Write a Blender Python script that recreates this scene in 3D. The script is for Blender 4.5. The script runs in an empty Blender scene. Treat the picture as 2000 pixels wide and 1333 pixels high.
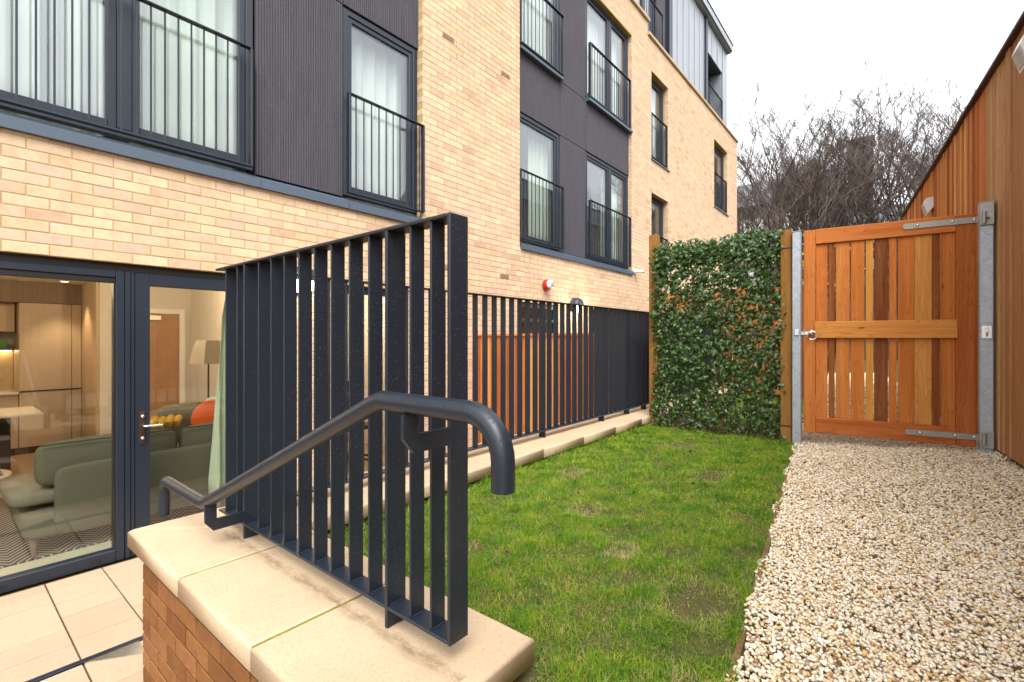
import bpy, math, random
import numpy as np
from mathutils import Vector, Matrix
R = math.radians
random.seed(7)
rng = np.random.default_rng(11)
C = bpy.context.scene
COL = C.collection

# ------------------------------------------------------------------ camera
YAW = 39.1                                  # view direction measured from +X towards +Y; facade runs along +X
cam = bpy.data.objects.new('camera', bpy.data.cameras.new('camera'))
COL.objects.link(cam)
cam.location = (0, 0, 0)
cam.rotation_euler = (R(90), 0, R(YAW - 90))
cam.data.sensor_width = 36
cam.data.lens = 36 * 930 / 2000
cam.data.shift_y = -4.5 / 2000
cam.data.clip_start = 0.05
cam.data.clip_end = 2000
C.camera = cam
# ------------------------------------------------------------------ sky, sun, exposure
SUN_EL, SUN_AZ = 53.0, 226.0                # azimuth of the sun seen from the scene, from +X counter-clockwise
w = bpy.data.worlds.new('World'); C.world = w; w.use_nodes = True
nt = w.node_tree; nt.nodes.clear()
sky = nt.nodes.new('ShaderNodeTexSky'); sky.sky_type = 'NISHITA'; sky.sun_disc = False
sky.sun_elevation = R(SUN_EL); sky.sun_rotation = R(90 - SUN_AZ)
sky.air_density = 1.0; sky.dust_density = 6.0; sky.ozone_density = 1.0
hs = nt.nodes.new('ShaderNodeHueSaturation'); hs.inputs['Saturation'].default_value = 0.16
mx = nt.nodes.new('ShaderNodeMix'); mx.data_type = 'RGBA'; mx.inputs[0].default_value = 0.55
mx.inputs[7].default_value = (9.0, 9.3, 9.8, 1)     # even white cloud cover
bg = nt.nodes.new('ShaderNodeBackground'); bg.inputs['Strength'].default_value = 0.12
out = nt.nodes.new('ShaderNodeOutputWorld')
nt.links.new(sky.outputs[0], hs.inputs['Color']); nt.links.new(hs.outputs[0], mx.inputs[6])
nt.links.new(mx.outputs[2], bg.inputs[0]); nt.links.new(bg.outputs[0], out.inputs[0])
sl = bpy.data.lights.new('sun', 'SUN'); sl.energy = 1.5; sl.angle = R(40); sl.color = (1, .965, .91)
sun = bpy.data.objects.new('sun', sl); COL.objects.link(sun)
sd = Vector((math.cos(R(SUN_EL)) * math.cos(R(SUN_AZ)), math.cos(R(SUN_EL)) * math.sin(R(SUN_AZ)), math.sin(R(SUN_EL))))
sun.rotation_euler = sd.to_track_quat('Z', 'Y').to_euler()
sun.location = sd * 60
C.view_settings.view_transform = 'Standard'; C.view_settings.look = 'None'
C.view_settings.exposure = 1.38; C.view_settings.gamma = 1; C.view_settings.use_curve_mapping = False
C.render.engine = 'CYCLES'
C.cycles.max_bounces = 10; C.cycles.transparent_max_bounces = 24; C.cycles.diffuse_bounces = 4
C.cycles.caustics_reflective = False; C.cycles.caustics_refractive = False
C.cycles.sample_clamp_indirect = 6
C.cycles.use_denoising = True

# ================================================================== materials
def lin(h):
    h = h.lstrip('#'); v = [int(h[i:i + 2], 16) / 255 for i in (0, 2, 4)]
    return tuple(((c + .055) / 1.055) ** 2.4 if c > .04045 else c / 12.92 for c in v) + (1,)
class NT:
    def __init__(s, name):
        s.m = bpy.data.materials.new(name); s.m.use_nodes = True; s.t = s.m.node_tree
        s.t.nodes.clear()
        s.out = s.n('ShaderNodeOutputMaterial')
    def n(s, typ, **kw):
        x = s.t.nodes.new(typ)
        for k, v in kw.items(): setattr(x, k, v)
        return x
    def l(s, a, b): s.t.links.new(a, b)
    def val(s, inp, v):
        if hasattr(v, 'node'): s.l(v, inp)
        elif v is not None: inp.default_value = v
    def mix(s, f, a, b, mode='MIX'):
        x = s.n('ShaderNodeMix', data_type='RGBA', blend_type=mode); s.val(x.inputs[0], f); s.val(x.inputs[6], a); s.val(x.inputs[7], b)
        return x.outputs[2]
    def math(s, op, a, b=None, c=None, clamp=False):
        x = s.n('ShaderNodeMath', operation=op, use_clamp=clamp); s.val(x.inputs[0], a)
        if b is not None: s.val(x.inputs[1], b)
        if c is not None: s.val(x.inputs[2], c)
        return x.outputs[0]
    def ramp(s, f, pts, interp='LINEAR'):
        x = s.n('ShaderNodeValToRGB'); x.color_ramp.interpolation = interp
        e = x.color_ramp.elements
        while len(e) < len(pts): e.new(.5)
        for i, (p, c) in enumerate(pts):
            e[i].position = p; e[i].color = c if len(c) == 4 else tuple(c) + (1,)
        s.val(x.inputs[0], f); return x.outputs[0]
    def noise(s, vec, scale, detail=3, rough=.55, dist=0):
        x = s.n('ShaderNodeTexNoise'); s.val(x.inputs['Vector'], vec); x.inputs['Scale'].default_value = scale
        x.inputs['Detail'].default_value = detail; x.inputs['Roughness'].default_value = rough; x.inputs['Distortion'].default_value = dist
        return x.outputs[0]
    def vor(s, vec, scale, feature='F1', outn='Distance', rnd=1):
        x = s.n('ShaderNodeTexVoronoi', feature=feature); s.val(x.inputs['Vector'], vec); x.inputs['Scale'].default_value = scale
        x.inputs['Randomness'].default_value = rnd
        return x.outputs[outn]
    def pos(s): return s.n('ShaderNodeNewGeometry').outputs['Position']
    def island(s): return s.n('ShaderNodeNewGeometry').outputs['Random Per Island']
    def obj(s): return s.n('ShaderNodeTexCoord').outputs['Object']
    def objrand(s): return s.n('ShaderNodeObjectInfo').outputs['Random']
    def objcol(s): return s.n('ShaderNodeObjectInfo').outputs['Color']
    def map(s, vec, scale=(1, 1, 1), loc=(0, 0, 0)):
        x = s.n('ShaderNodeMapping'); s.val(x.inputs[0], vec); x.inputs['Scale'].default_value = scale; x.inputs['Location'].default_value = loc
        return x.outputs[0]
    def vadd(s, a, b):
        x = s.n('ShaderNodeVectorMath', operation='ADD'); s.val(x.inputs[0], a); s.val(x.inputs[1], b); return x.outputs[0]
    def sep(s, v):
        x = s.n('ShaderNodeSeparateXYZ'); s.l(v, x.inputs[0]); return x.outputs
    def bump(s, h, strength, dist=.01, normal=None):
        x = s.n('ShaderNodeBump'); s.val(x.inputs['Height'], h); x.inputs['Strength'].default_value = strength; x.inputs['Distance'].default_value = dist
        if normal is not None: s.l(normal, x.inputs['Normal'])
        return x.outputs[0]
    def bsdf(s, col, rough=.6, metal=0, spec=.5, normal=None, **kw):
        x = s.n('ShaderNodeBsdfPrincipled'); s.val(x.inputs['Base Color'], col); s.val(x.inputs['Roughness'], rough)
        s.val(x.inputs['Metallic'], metal); x.inputs['Specular IOR Level'].default_value = spec
        if normal is not None: s.l(normal, x.inputs['Normal'])
        for k, v in kw.items(): s.val(x.inputs[k], v)
        return x.outputs[0]
    def done(s, sh): s.l(sh, s.out.inputs[0]); return s.m
M = {}
def simple(name, col, rough=.6, metal=0, spec=.5, noise=None, bump=0, nscale=40, **kw):
    g = NT(name); c = lin(col) if isinstance(col, str) else tuple(col) + (1,)
    nrm = None
    if noise:
        nz = g.noise(g.pos(), nscale, 4)
        cc = g.mix(nz, tuple(v * (1 - noise) for v in c[:3]) + (1,), tuple(min(1, v * (1 + noise)) for v in c[:3]) + (1,))
        if bump: nrm = g.bump(nz, bump, .004)
    else: cc = c
    M[name] = g.done(g.bsdf(cc, rough, metal, spec, nrm, **kw)); return M[name]

def mat_brick(name, stops, dark):
    g = NT(name); p = g.pos()
    at = g.n('ShaderNodeAttribute', attribute_name='tint').outputs['Fac']
    t = g.math('FRACT', g.math('ADD', at, g.objrand()))
    base = g.ramp(t, stops)
    n1 = g.noise(p, 9, 5, .65, .6); n2 = g.noise(g.map(p, (30, 30, 75)), 1, 5, .7, 1.2)
    c = g.mix(g.ramp(n1, [(.45, (0, 0, 0)), (.75, (.6, .6, .6))]), base, g.mix(.5, base, dark, 'MULTIPLY'))
    c = g.mix(g.math('MULTIPLY', g.ramp(n2, [(.3, (1, 1, 1)), (.5, (0, 0, 0))]), .5), c, dark)
    big = g.noise(p, .7, 4, .6); c = g.mix(g.ramp(big, [(.35, (0, 0, 0)), (.65, (.45, .45, .45))]), c, g.mix(.55, c, (.80, .76, .68, 1), 'MULTIPLY'))
    sp = g.noise(p, 260, 2)
    c = g.mix(g.math('MULTIPLY', g.ramp(sp, [(.62, (0, 0, 0)), (.72, (1, 1, 1))]), .35), c, dark)
    nrm = g.bump(g.math('ADD', n2, g.math('MULTIPLY', sp, .3)), .5, .005)
    M[name] = g.done(g.bsdf(c, .88, 0, .25, nrm))
mat_brick('buff_brick', [(0, lin('#cdb190')), (.2, lin('#d6bc9a')), (.4, lin('#d0ae97')), (.55, lin('#dac2a0')), (.72, lin('#ccab94')), (.86, lin('#d4b79e')), (1, lin('#c09d83'))], lin('#ad9275'))
mat_brick('brown_brick', [(0, lin('#85592e')), (.25, lin('#906236')), (.5, lin('#754a26')), (.75, lin('#98683e')), (1, lin('#7d4f34'))], lin('#4c301e'))
simple('mortar', '#b39b6e', .95, spec=.2, noise=.18, bump=.3, nscale=90)
simple('dark_mortar', '#3a2b17', .95, spec=.2, noise=.25, bump=.3, nscale=90)

def mat_paint(name, col, rough, drops, dscale=120):
    g = NT(name); p = g.pos()
    v = g.vor(p, dscale); big = g.noise(p, 14, 2)
    mask = g.ramp(v, [(.0, (1, 1, 1)), (.12, (.8, .8, .8)), (.2, (0, 0, 0))])
    sel = g.math('GREATER_THAN', g.sep(g.vor(p, dscale, outn='Color'))[0], drops)
    h = g.math('MULTIPLY', mask, sel)
    nrm = g.bump(h, .7, .003)
    rr = g.math('SUBTRACT', g.math('ADD', rough, g.math('MULTIPLY', big, .12)), g.math('MULTIPLY', h, .3))
    M[name] = g.done(g.bsdf(col, rr, 0, .5, nrm))
mat_paint('railing_paint', (.0115, .017, .027, 1), .34, .62)
simple('frame_paint', (.011, .018, .030), .42, spec=.5, noise=.1, nscale=6)
simple('flashing_paint', (.062, .088, .12), .45, spec=.5, noise=.22, nscale=120)
simple('sand_joint', '#5e5230', .95, spec=.1, noise=.4, bump=.4, nscale=60)
simple('dark_gap', (.012, .012, .013), .8)
def mat_clad():
    g = NT('ribbed_cladding'); p = g.pos()
    n = g.noise(g.map(p, (18, 18, 2.5)), 1, 5, .65); m_ = g.noise(p, 55, 4, .7)
    c = g.mix(n, (.046, .041, .050, 1), (.092, .085, .10, 1))
    c = g.mix(g.math('MULTIPLY', g.ramp(m_, [(.55, (0, 0, 0)), (.75, (1, 1, 1))]), .3), c, (.24, .23, .25, 1))
    M['ribbed_cladding'] = g.done(g.bsdf(c, .75, 0, .3, g.bump(m_, .2, .003)))
mat_clad()
def mat_zinc():
    g = NT('zinc'); p = g.pos(); n = g.noise(g.map(p, (6, 6, .6)), 1, 3)
    c = g.mix(n, (.25, .27, .30, 1), (.37, .39, .42, 1))
    M['zinc'] = g.done(g.bsdf(c, .42, .35, .5, g.bump(g.noise(p, 3, 2), .08, .05)))
mat_zinc()
def mat_glass(name, ior, tint):
    g = NT(name); f = g.n('ShaderNodeFresnel'); bk = g.n('ShaderNodeNewGeometry').outputs['Backfacing']
    g.l(g.math('ADD', g.math('MULTIPLY', bk, 1 / ior - ior), ior), f.inputs[0])
    tr = g.n('ShaderNodeBsdfTransparent'); tr.inputs[0].default_value = tint
    gl = g.n('ShaderNodeBsdfGlossy'); gl.inputs['Roughness'].default_value = .01; gl.inputs['Color'].default_value = (.95, .97, 1, 1)
    
    m_ = g.n('ShaderNodeMixShader'); g.l(f.outputs[0], m_.inputs[0]); g.l(tr.outputs[0], m_.inputs[1]); g.l(gl.outputs[0], m_.inputs[2])
    M[name] = g.done(m_.outputs[0])
mat_glass('glass', 1.95, (.93, .96, .94, 1))
mat_glass('clear_glass', 1.62, (.96, .98, .96, 1))
def mat_coping():
    g = NT('coping_stone'); p = g.pos(); x, y, z = g.sep(p)
    n = g.noise(p, 5, 5, .6); f = g.noise(p, 130, 3, .6)
    c = g.mix(n, lin('#b59e81'), lin('#c2ac90'))
    c = g.mix(g.math('MULTIPLY', g.ramp(f, [(.54, (0, 0, 0)), (.68, (1, 1, 1))]), .36), c, lin('#7f6748'))
    bl = g.noise(p, 2.2, 4, .65); c = g.mix(g.math('MULTIPLY', g.ramp(bl, [(.45, (0, 0, 0)), (.7, (1, 1, 1))]), .22), c, lin('#94795a'))
    # dirt with contact shade painted in, on the strip beside the front fence's bottom rail
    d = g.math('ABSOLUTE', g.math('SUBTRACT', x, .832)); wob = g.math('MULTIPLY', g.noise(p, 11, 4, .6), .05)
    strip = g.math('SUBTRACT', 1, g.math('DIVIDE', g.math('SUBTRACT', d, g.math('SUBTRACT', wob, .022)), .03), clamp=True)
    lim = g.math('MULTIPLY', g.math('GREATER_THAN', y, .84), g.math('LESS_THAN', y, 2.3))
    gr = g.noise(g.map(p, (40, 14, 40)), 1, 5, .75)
    grime_shade = g.math('MULTIPLY', g.math('MULTIPLY', strip, lim), g.ramp(gr, [(.36, (0, 0, 0)), (.6, (1, 1, 1))]))
    c = g.mix(g.math('MULTIPLY', grime_shade, .6), c, lin('#5c472a'))
    M['coping_stone'] = g.done(g.bsdf(c, .8, 0, .3, g.bump(g.math('ADD', n, g.math('MULTIPLY', f, .4)), .18, .004)))
mat_coping()
simple('moss_joint', '#857a38', .95, spec=.1, noise=.5, bump=.5, nscale=70)
def mat_paver():
    g = NT('paver'); p = g.pos(); f = g.noise(p, 190, 3, .65); n = g.noise(p, 4, 4)
    c = g.mix(g.objrand(), lin('#a88d74'), lin('#b3987f')); c = g.mix(g.math('MULTIPLY', n, .5), c, lin('#b8a089'))
    c = g.mix(g.ramp(f, [(.56, (0, 0, 0)), (.7, (.7, .7, .7))]), c, lin('#7a6450'))
    c = g.mix(g.ramp(f, [(.28, (.6, .6, .6)), (.4, (0, 0, 0))]), c, lin('#c9bba8'))
    M['paver'] = g.done(g.bsdf(c, .75, 0, .35, g.bump(f, .15, .002)))
mat_paver()
def mat_wood(name, axis, rough=.5, ring=1.0):
    # colour comes from the board's own object colour; grain runs along the given axis
    g = NT(name); o = g.obj(); rnd = g.objrand()
    cb = g.n('ShaderNodeCombineXYZ')
    for i, k in enumerate((37, 53, 19)): g.l(g.math('MULTIPLY', rnd, k), cb.inputs[i])
    v = g.vadd(o, cb.outputs[0])
    sc = [26, 26, 26]; sc[axis] = 1.1
    fine = [150, 150, 150]; fine[axis] = 3
    n1 = g.noise(g.map(v, sc), 1, 4, .6, .5); n2 = g.noise(g.map(v, fine), 1, 3, .6)
    s2 = [9, 9, 9]; s2[axis] = .9
    ringv = g.noise(g.map(v, s2), 1, 2, .5)
    rings = g.math('FRACT', g.math('MULTIPLY', ringv, 16 * ring))
    rings = g.ramp(rings, [(0, (0, 0, 0)), (.75, (.4, .4, .4)), (.93, (1, 1, 1)), (1, (0, 0, 0))])
    base = g.objcol()
    dk = g.mix(1.0, base, (.62, .47, .36, 1), 'MULTIPLY'); lt = g.mix(.15, base, (.8, .5, .2, 1))
    c = g.mix(g.ramp(n1, [(.3, (0, 0, 0)), (.72, (1, 1, 1))]), lt, g.mix(.45, base, dk))
    c = g.mix(g.math('MULTIPLY', rings, .6), c, dk)
    c = g.mix(g.math('MULTIPLY', g.ramp(n2, [(.52, (0, 0, 0)), (.72, (1, 1, 1))]), .35), c, dk)
    kn = g.vor(g.map(v, [7 if i != axis else 2.2 for i in range(3)]), 1)
    c = g.mix(g.ramp(kn, [(.03, (.85, .85, .85)), (.075, (0, 0, 0))]), c, g.mix(1, dk, (.35, .28, .25, 1), 'MULTIPLY'))
    M[name] = g.done(g.bsdf(c, g.math('ADD', rough, g.math('MULTIPLY', n1, .2)), 0, .2, g.bump(g.math('ADD', n2, g.math('MULTIPLY', n1, .6)), .18, .003)))
mat_wood('cedar_upright', 2, .6); mat_wood('cedar_rail', 1, .6); mat_wood('treated_timber', 2, .7)
simple('roof_edge', '#3a2019', .6, noise=.15)
def mat_galv():
    g = NT('galvanised'); p = g.pos(); v = g.vor(p, 55, outn='Color'); n = g.noise(p, 25, 4)
    c = g.mix(v, (.36, .39, .43, 1), (.52, .55, .59, 1)); c = g.mix(g.math('MULTIPLY', n, .35), c, (.25, .27, .3, 1))
    M['galvanised'] = g.done(g.bsdf(c, g.math('ADD', .35, g.math('MULTIPLY', n, .3)), .55, .5, g.bump(n, .1, .003)))
mat_galv()
simple('hinge_steel', (.36, .34, .31), .45, .6, noise=.3, bump=.2, nscale=60)
simple('bright_steel', (.75, .75, .75), .22, 1.0)
simple('bronze_plate', (.10, .055, .04), .35, .7)
def mat_grass():
    g = NT('grass_blade'); p = g.pos(); r = g.island(); n = g.noise(p, 6.5, 5, .7); n2 = g.noise(p, 17, 4, .65)
    k = g.math('ADD', g.math('MULTIPLY', r, .42), g.math('MULTIPLY', g.ramp(n, [(.3, (0, 0, 0)), (.7, (1, 1, 1))]), .58))
    c = g.ramp(k, [(.08, (.045, .15, .010)), (.32, (.10, .25, .012)), (.52, (.18, .33, .012)), (.72, (.29, .38, .018)), (.92, (.42, .40, .06))])
    dry = g.math('MULTIPLY', g.ramp(n2, [(.5, (0, 0, 0)), (.64, (1, 1, 1))]), g.ramp(r, [(.35, (0, 0, 0)), (.5, (1, 1, 1))]))
    c = g.mix(g.math('MULTIPLY', dry, .8), c, (.46, .36, .15, 1))
    b = g.bsdf(c, .5, 0, .35)
    t = g.n('ShaderNodeBsdfTranslucent'); g.l(c, t.inputs[0])
    m_ = g.n('ShaderNodeMixShader'); m_.inputs[0].default_value = .3; g.l(b, m_.inputs[1]); g.l(t.outputs[0], m_.inputs[2])
    M['grass_blade'] = g.done(m_.outputs[0])
mat_grass()
def mat_soil():
    g = NT('soil'); p = g.pos(); n = g.noise(p, 35, 5, .7)
    M['soil'] = g.done(g.bsdf(g.mix(n, (.035, .03, .012, 1), (.14, .12, .05, 1)), .95, 0, .1, g.bump(n, .6, .02)))
mat_soil()
def mat_gravel(name):
    g = NT(name); r = g.island(); p = g.pos()
    c = g.ramp(r, [(0, lin('#e2d6c0')), (.18, lin('#d8c6a4')), (.32, lin('#eae2d2')), (.48, lin('#d2b98c')), (.58, lin('#e0d3bc')), (.72, lin('#cba873')), (.79, lin('#e2d5bd')), (.90, lin('#c29a6c')), (.93, lin('#a8744c')), (.95, lin('#eae4da')), (.982, lin('#a39c95')), (.993, lin('#6b6663'))], 'CONSTANT')
    n = g.noise(p, 160, 3); c = g.mix(g.math('MULTIPLY', n, .3), c, g.mix(1, c, (.8, .72, .62, 1), 'MULTIPLY'))
    M[name] = g.done(g.bsdf(c, .6, 0, .4, g.bump(n, .2, .002)))
mat_gravel('gravel_stone')
simple('gravel_bed', '#9c8a6c', .95, spec=.1, noise=.5, bump=.6, nscale=120)
def mat_leaf(name, a, b, c3, rough=.32):
    g = NT(name); r = g.math('FRACT', g.math('ADD', g.island(), g.objrand())); n = g.noise(g.pos(), 90, 2)
    c = g.ramp(r, [(0, a), (.5, b), (.86, b), (1, c3)]); c = g.mix(g.math('MULTIPLY', n, .3), c, c3)
    bs = g.bsdf(c, rough, 0, .5); t = g.n('ShaderNodeBsdfTranslucent'); g.l(g.mix(.5, c, (.16, .26, .03, 1)), t.inputs[0])
    m_ = g.n('ShaderNodeMixShader'); m_.inputs[0].default_value = .18; g.l(bs, m_.inputs[1]); g.l(t.outputs[0], m_.inputs[2])
    M[name] = g.done(m_.outputs[0])
mat_leaf('ivy_leaf', (.014, .040, .005, 1), (.034, .085, .010, 1), (.075, .13, .03, 1))
mat_leaf('shrub_leaf', (.12, .13, .02, 1), (.32, .27, .03, 1), (.45, .36, .05, 1), .5)
simple('bark', (.085, .064, .05), .9, spec=.2, noise=.45, bump=.4, nscale=14)
simple('twig_bark', (.11, .085, .074), .9, spec=.2, noise=.4, nscale=2)
simple('ivy_stem', (.11, .07, .045), .8, noise=.3)
simple('wire', (.02, .02, .02), .5)
simple('dark_stone', (.16, .135, .115), .9, noise=.45, bump=.5, nscale=3)
simple('chimney_stone', (.07, .054, .04), .9, noise=.5, bump=.5, nscale=4)
simple('slate', (.10, .105, .125), .6, noise=.35, nscale=6)
simple('white_paint', (.75, .74, .71), .5)
simple('white_plastic', (.78, .78, .77), .35)
simple('red_plastic', (.55, .015, .02), .3)
simple('black_metal', (.012, .012, .013), .4)
simple('black_plastic', (.015, .015, .017), .5)
simple('plaster', (.62, .57, .49), .9)
simple('ceiling_paint', (.72, .68, .6), .9)
simple('oak_floor', (.33, .22, .13), .5, noise=.2, nscale=5)
simple('pale_floor', (.42, .38, .27), .5, noise=.15, nscale=9)
simple('kitchen_front', (.40, .30, .20), .45, noise=.08, nscale=4)
simple('kitchen_side', (.46, .32, .19), .5, noise=.1, nscale=4)
simple('bulkhead_dark', (.14, .09, .055), .6)
simple('worktop', (.5, .46, .4), .3)
simple('splash_stone', (.5, .36, .2), .35, noise=.3, nscale=6)
simple('door_wood', (.36, .19, .10), .3, noise=.25, nscale=7)
simple('table_top', (.55, .47, .37), .4)
simple('sofa_fabric', (.10, .094, .062), .95, spec=.15, noise=.25, bump=.5, nscale=260)
simple('sofa_light', (.16, .145, .10), .95, spec=.15, noise=.2, bump=.5, nscale=260)
simple('piping', (.02, .024, .018), .9)
simple('orange_fabric', (.62, .10, .025), .9, spec=.1, noise=.15, nscale=80)
simple('mustard_fabric', (.46, .26, .035), .95, spec=.1, noise=.35, bump=.6, nscale=60)
simple('white_fabric', (.7, .68, .63), .95)
simple('shade_fabric', (.42, .37, .29), .9)
simple('green_box', (.02, .2, .05), .4)
simple('grey_felt', (.3, .26, .24), .9)
simple('pink_panel', (.62, .50, .43), .8)
simple('purple_paper', (.13, .11, .18), .6)
def mat_rug():
    g = NT('rug'); p = g.pos(); x, y, z = g.sep(p)
    zig = g.math('PINGPONG', g.math('MULTIPLY', x, 4.0), .5)
    s = g.math('FRACT', g.math('MULTIPLY', g.math('ADD', y, g.math('MULTIPLY', zig, .35)), 16))
    c = g.mix(g.math('GREATER_THAN', s, .72), (.035, .03, .026, 1), (.3, .26, .2, 1))
    M['rug'] = g.done(g.bsdf(c, .95, 0, .1))
mat_rug()
def mat_curtain(name, col, trans):
    g = NT(name); b = g.bsdf(col, .9, 0, .1); t = g.n('ShaderNodeBsdfTranslucent'); t.inputs[0].default_value = col
    m_ = g.n('ShaderNodeMixShader'); m_.inputs[0].default_value = trans; g.l(b, m_.inputs[1]); g.l(t.outputs[0], m_.inputs[2])
    M[name] = g.done(m_.outputs[0])
mat_curtain('curtain_green', (.50, .56, .40, 1), .25)
mat_curtain('curtain_white', (.78, .80, .79, 1), .25)
mat_curtain('curtain_pale', (.68, .73, .64, 1), .25)
def mat_emit(name, col, s):
    g = NT(name); e = g.n('ShaderNodeEmission'); e.inputs[0].default_value = col; e.inputs[1].default_value = s; M[name] = g.done(e.outputs[0])
mat_emit('lamp_glow', (1, .9, .72, 1), 14.0)
mat_emit('led_strip', (1, .72, .36, 1), 9.0)
mat_emit('downlight_glow', (1, .8, .55, 1), 4.0)

# ================================================================== helpers
WM = {}
def link(o, parent=None, kind=None, label=None):
    COL.objects.link(o)
    if parent is not None:
        o.parent = parent; o.matrix_parent_inverse = WM.get(parent.name, Matrix.Identity(4)).inverted()
    if kind: o['kind'] = kind
    if label: o['label'] = label
    return o
def thing(name, label, cat, loc=(0, 0, 0), group=None):
    o = bpy.data.objects.new(name, None); COL.objects.link(o); o.location = loc; o.empty_display_size = .2
    WM[o.name] = Matrix.Translation(loc)
    o['label'] = label; o['category'] = cat
    if group: o['group'] = group
    return o
def tag(o, label, cat, group=None):
    o['label'] = label; o['category'] = cat
    if group: o['group'] = group
    return o
class MB:
    def __init__(s): s.v = []; s.f = []; s.sm = []
    def add(s, vs, fs, smooth=False):
        b = len(s.v); s.v += [tuple(x) for x in vs]; s.f += [tuple(i + b for i in f) for f in fs]; s.sm += [smooth] * len(fs); return s
    def box(s, x0, x1, y0, y1, z0, z1, bv=0):
        if bv <= 0:
            vs = [(x, y, z) for z in (z0, z1) for y in (y0, y1) for x in (x0, x1)]
            return s.add(vs, [(0, 2, 3, 1), (4, 5, 7, 6), (0, 1, 5, 4), (2, 6, 7, 3), (0, 4, 6, 2), (1, 3, 7, 5)])
        bv = min(bv, (x1 - x0) * .45, (y1 - y0) * .45, (z1 - z0) * .45)
        X = (x0, x1); Y = (y0, y1); Z = (z0, z1); vs = []; idx = {}
        for i in (0, 1):
            for j in (0, 1):
                for k in (0, 1):
                    sx, sy, sz = (1, -1)[i], (1, -1)[j], (1, -1)[k]
                    for a in range(3):
                        p = [X[i] + sx * bv, Y[j] + sy * bv, Z[k] + sz * bv]; p[a] = (X[i], Y[j], Z[k])[a]
                        idx[i, j, k, a] = len(vs); vs.append(tuple(p))
        F = []
        for a in range(3):
            b, c = [(1, 2), (2, 0), (0, 1)][a]
            for q in (0, 1):
                def g(u, v2):
                    t = [0, 0, 0]; t[a] = q; t[b] = u; t[c] = v2; return idx[t[0], t[1], t[2], a]
                f = [g(0, 0), g(1, 0), g(1, 1), g(0, 1)]
                F.append(tuple(f if q else f[::-1]))
        for a in range(3):
            b, c = [(1, 2), (2, 0), (0, 1)][a]
            for u in (0, 1):
                for v2 in (0, 1):
                    def g(q, ax):
                        t = [0, 0, 0]; t[a] = q; t[b] = u; t[c] = v2; return idx[t[0], t[1], t[2], ax]
                    f = [g(0, b), g(1, b), g(1, c), g(0, c)]
                    F.append(tuple(f if (u + v2) % 2 else f[::-1]))
        for i in (0, 1):
            for j in (0, 1):
                for k in (0, 1):
                    f = [idx[i, j, k, 0], idx[i, j, k, 1], idx[i, j, k, 2]]
                    F.append(tuple(f if (i + j + k) % 2 else f[::-1]))
        return s.add(vs, F)
    def tube(s, pts, r, n=12, caps=True, smooth=True):
        pts = [Vector(p) for p in pts]; rs = r if isinstance(r, (list, tuple)) else [r] * len(pts)
        t0 = (pts[1] - pts[0]).normalized(); up = Vector((0, 0, 1)) if abs(t0.z) < .9 else Vector((1, 0, 0))
        a = t0.cross(up).normalized(); vs = []; fs = []
        for i, p in enumerate(pts):
            if i == 0: t = t0
            elif i == len(pts) - 1: t = (pts[i] - pts[i - 1]).normalized()
            else: t = ((pts[i] - pts[i - 1]).normalized() + (pts[i + 1] - pts[i]).normalized()).normalized()
            a = (a - t * a.dot(t)).normalized(); b = t.cross(a)
            sc = 1.0
            if 0 < i < len(pts) - 1:
                cs = (pts[i] - pts[i - 1]).normalized().dot(t); sc = 1 / max(cs, .5)
            for k in range(n):
                th = 2 * math.pi * k / n
                vs.append(p + (a * math.cos(th) + b * math.sin(th)) * rs[i])
        for i in range(len(pts) - 1):
            for k in range(n):
                k2 = (k + 1) % n
                fs.append((i * n + k, i * n + k2, (i + 1) * n + k2, (i + 1) * n + k))
        s.add(vs, fs, smooth)
        if caps:
            s.add(vs[:n], [tuple(range(n))[::-1]]); s.add(vs[-n:], [tuple(range(n))])
        return s
    def lathe(s, prof, c, axis='z', n=24, smooth=True, a0=0, a1=2 * math.pi):
        vs = []; fs = []; full = abs(a1 - a0 - 2 * math.pi) < 1e-4; m = n if full else n + 1
        for k in range(m):
            th = a0 + (a1 - a0) * k / n
            for (r, h) in prof:
                x, y = r * math.cos(th), r * math.sin(th)
                vs.append((c[0] + x, c[1] + y, c[2] + h) if axis == 'z' else ((c[0] + x, c[1] + h, c[2] + y) if axis == 'y' else (c[0] + h, c[1] + x, c[2] + y)))
        q = len(prof)
        for k in range(n):
            k2 = (k + 1) % m
            for i in range(q - 1): fs.append((k * q + i, k2 * q + i, k2 * q + i + 1, k * q + i + 1))
        return s.add(vs, fs, smooth)
    def build(s, name, mat, parent=None, kind=None, label=None, col=None):
        me = bpy.data.meshes.new(name); me.from_pydata(s.v, [], s.f)
        if any(s.sm): me.polygons.foreach_set('use_smooth', s.sm)
        me.materials.append(M[mat] if isinstance(mat, str) else mat); me.update()
        o = bpy.data.objects.new(name, me)
        if col is not None: o.color = col
        return link(o, parent, kind, label)
def np_obj(name, V, F, mat, parent=None, kind=None, smooth=False, tint=None):
    me = bpy.data.meshes.new(name); F = np.asarray(F, np.int32); k = F.shape[1]; nf = len(F)
    me.vertices.add(len(V)); me.vertices.foreach_set('co', np.asarray(V, np.float32).ravel())
    me.loops.add(nf * k); me.loops.foreach_set('vertex_index', F.ravel())
    me.polygons.add(nf); me.polygons.foreach_set('loop_start', np.arange(0, nf * k, k, dtype=np.int32))
    try: me.polygons.foreach_set('loop_total', np.full(nf, k, np.int32))
    except Exception: pass
    me.polygons.foreach_set('use_smooth', np.full(nf, bool(smooth)))
    if tint is not None:
        at = me.attributes.new('tint', 'FLOAT', 'POINT'); at.data.foreach_set('value', np.asarray(tint, np.float32))
    me.materials.append(M[mat]); me.update(calc_edges=True); me.validate()
    return link(bpy.data.objects.new(name, me), parent, kind)
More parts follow.
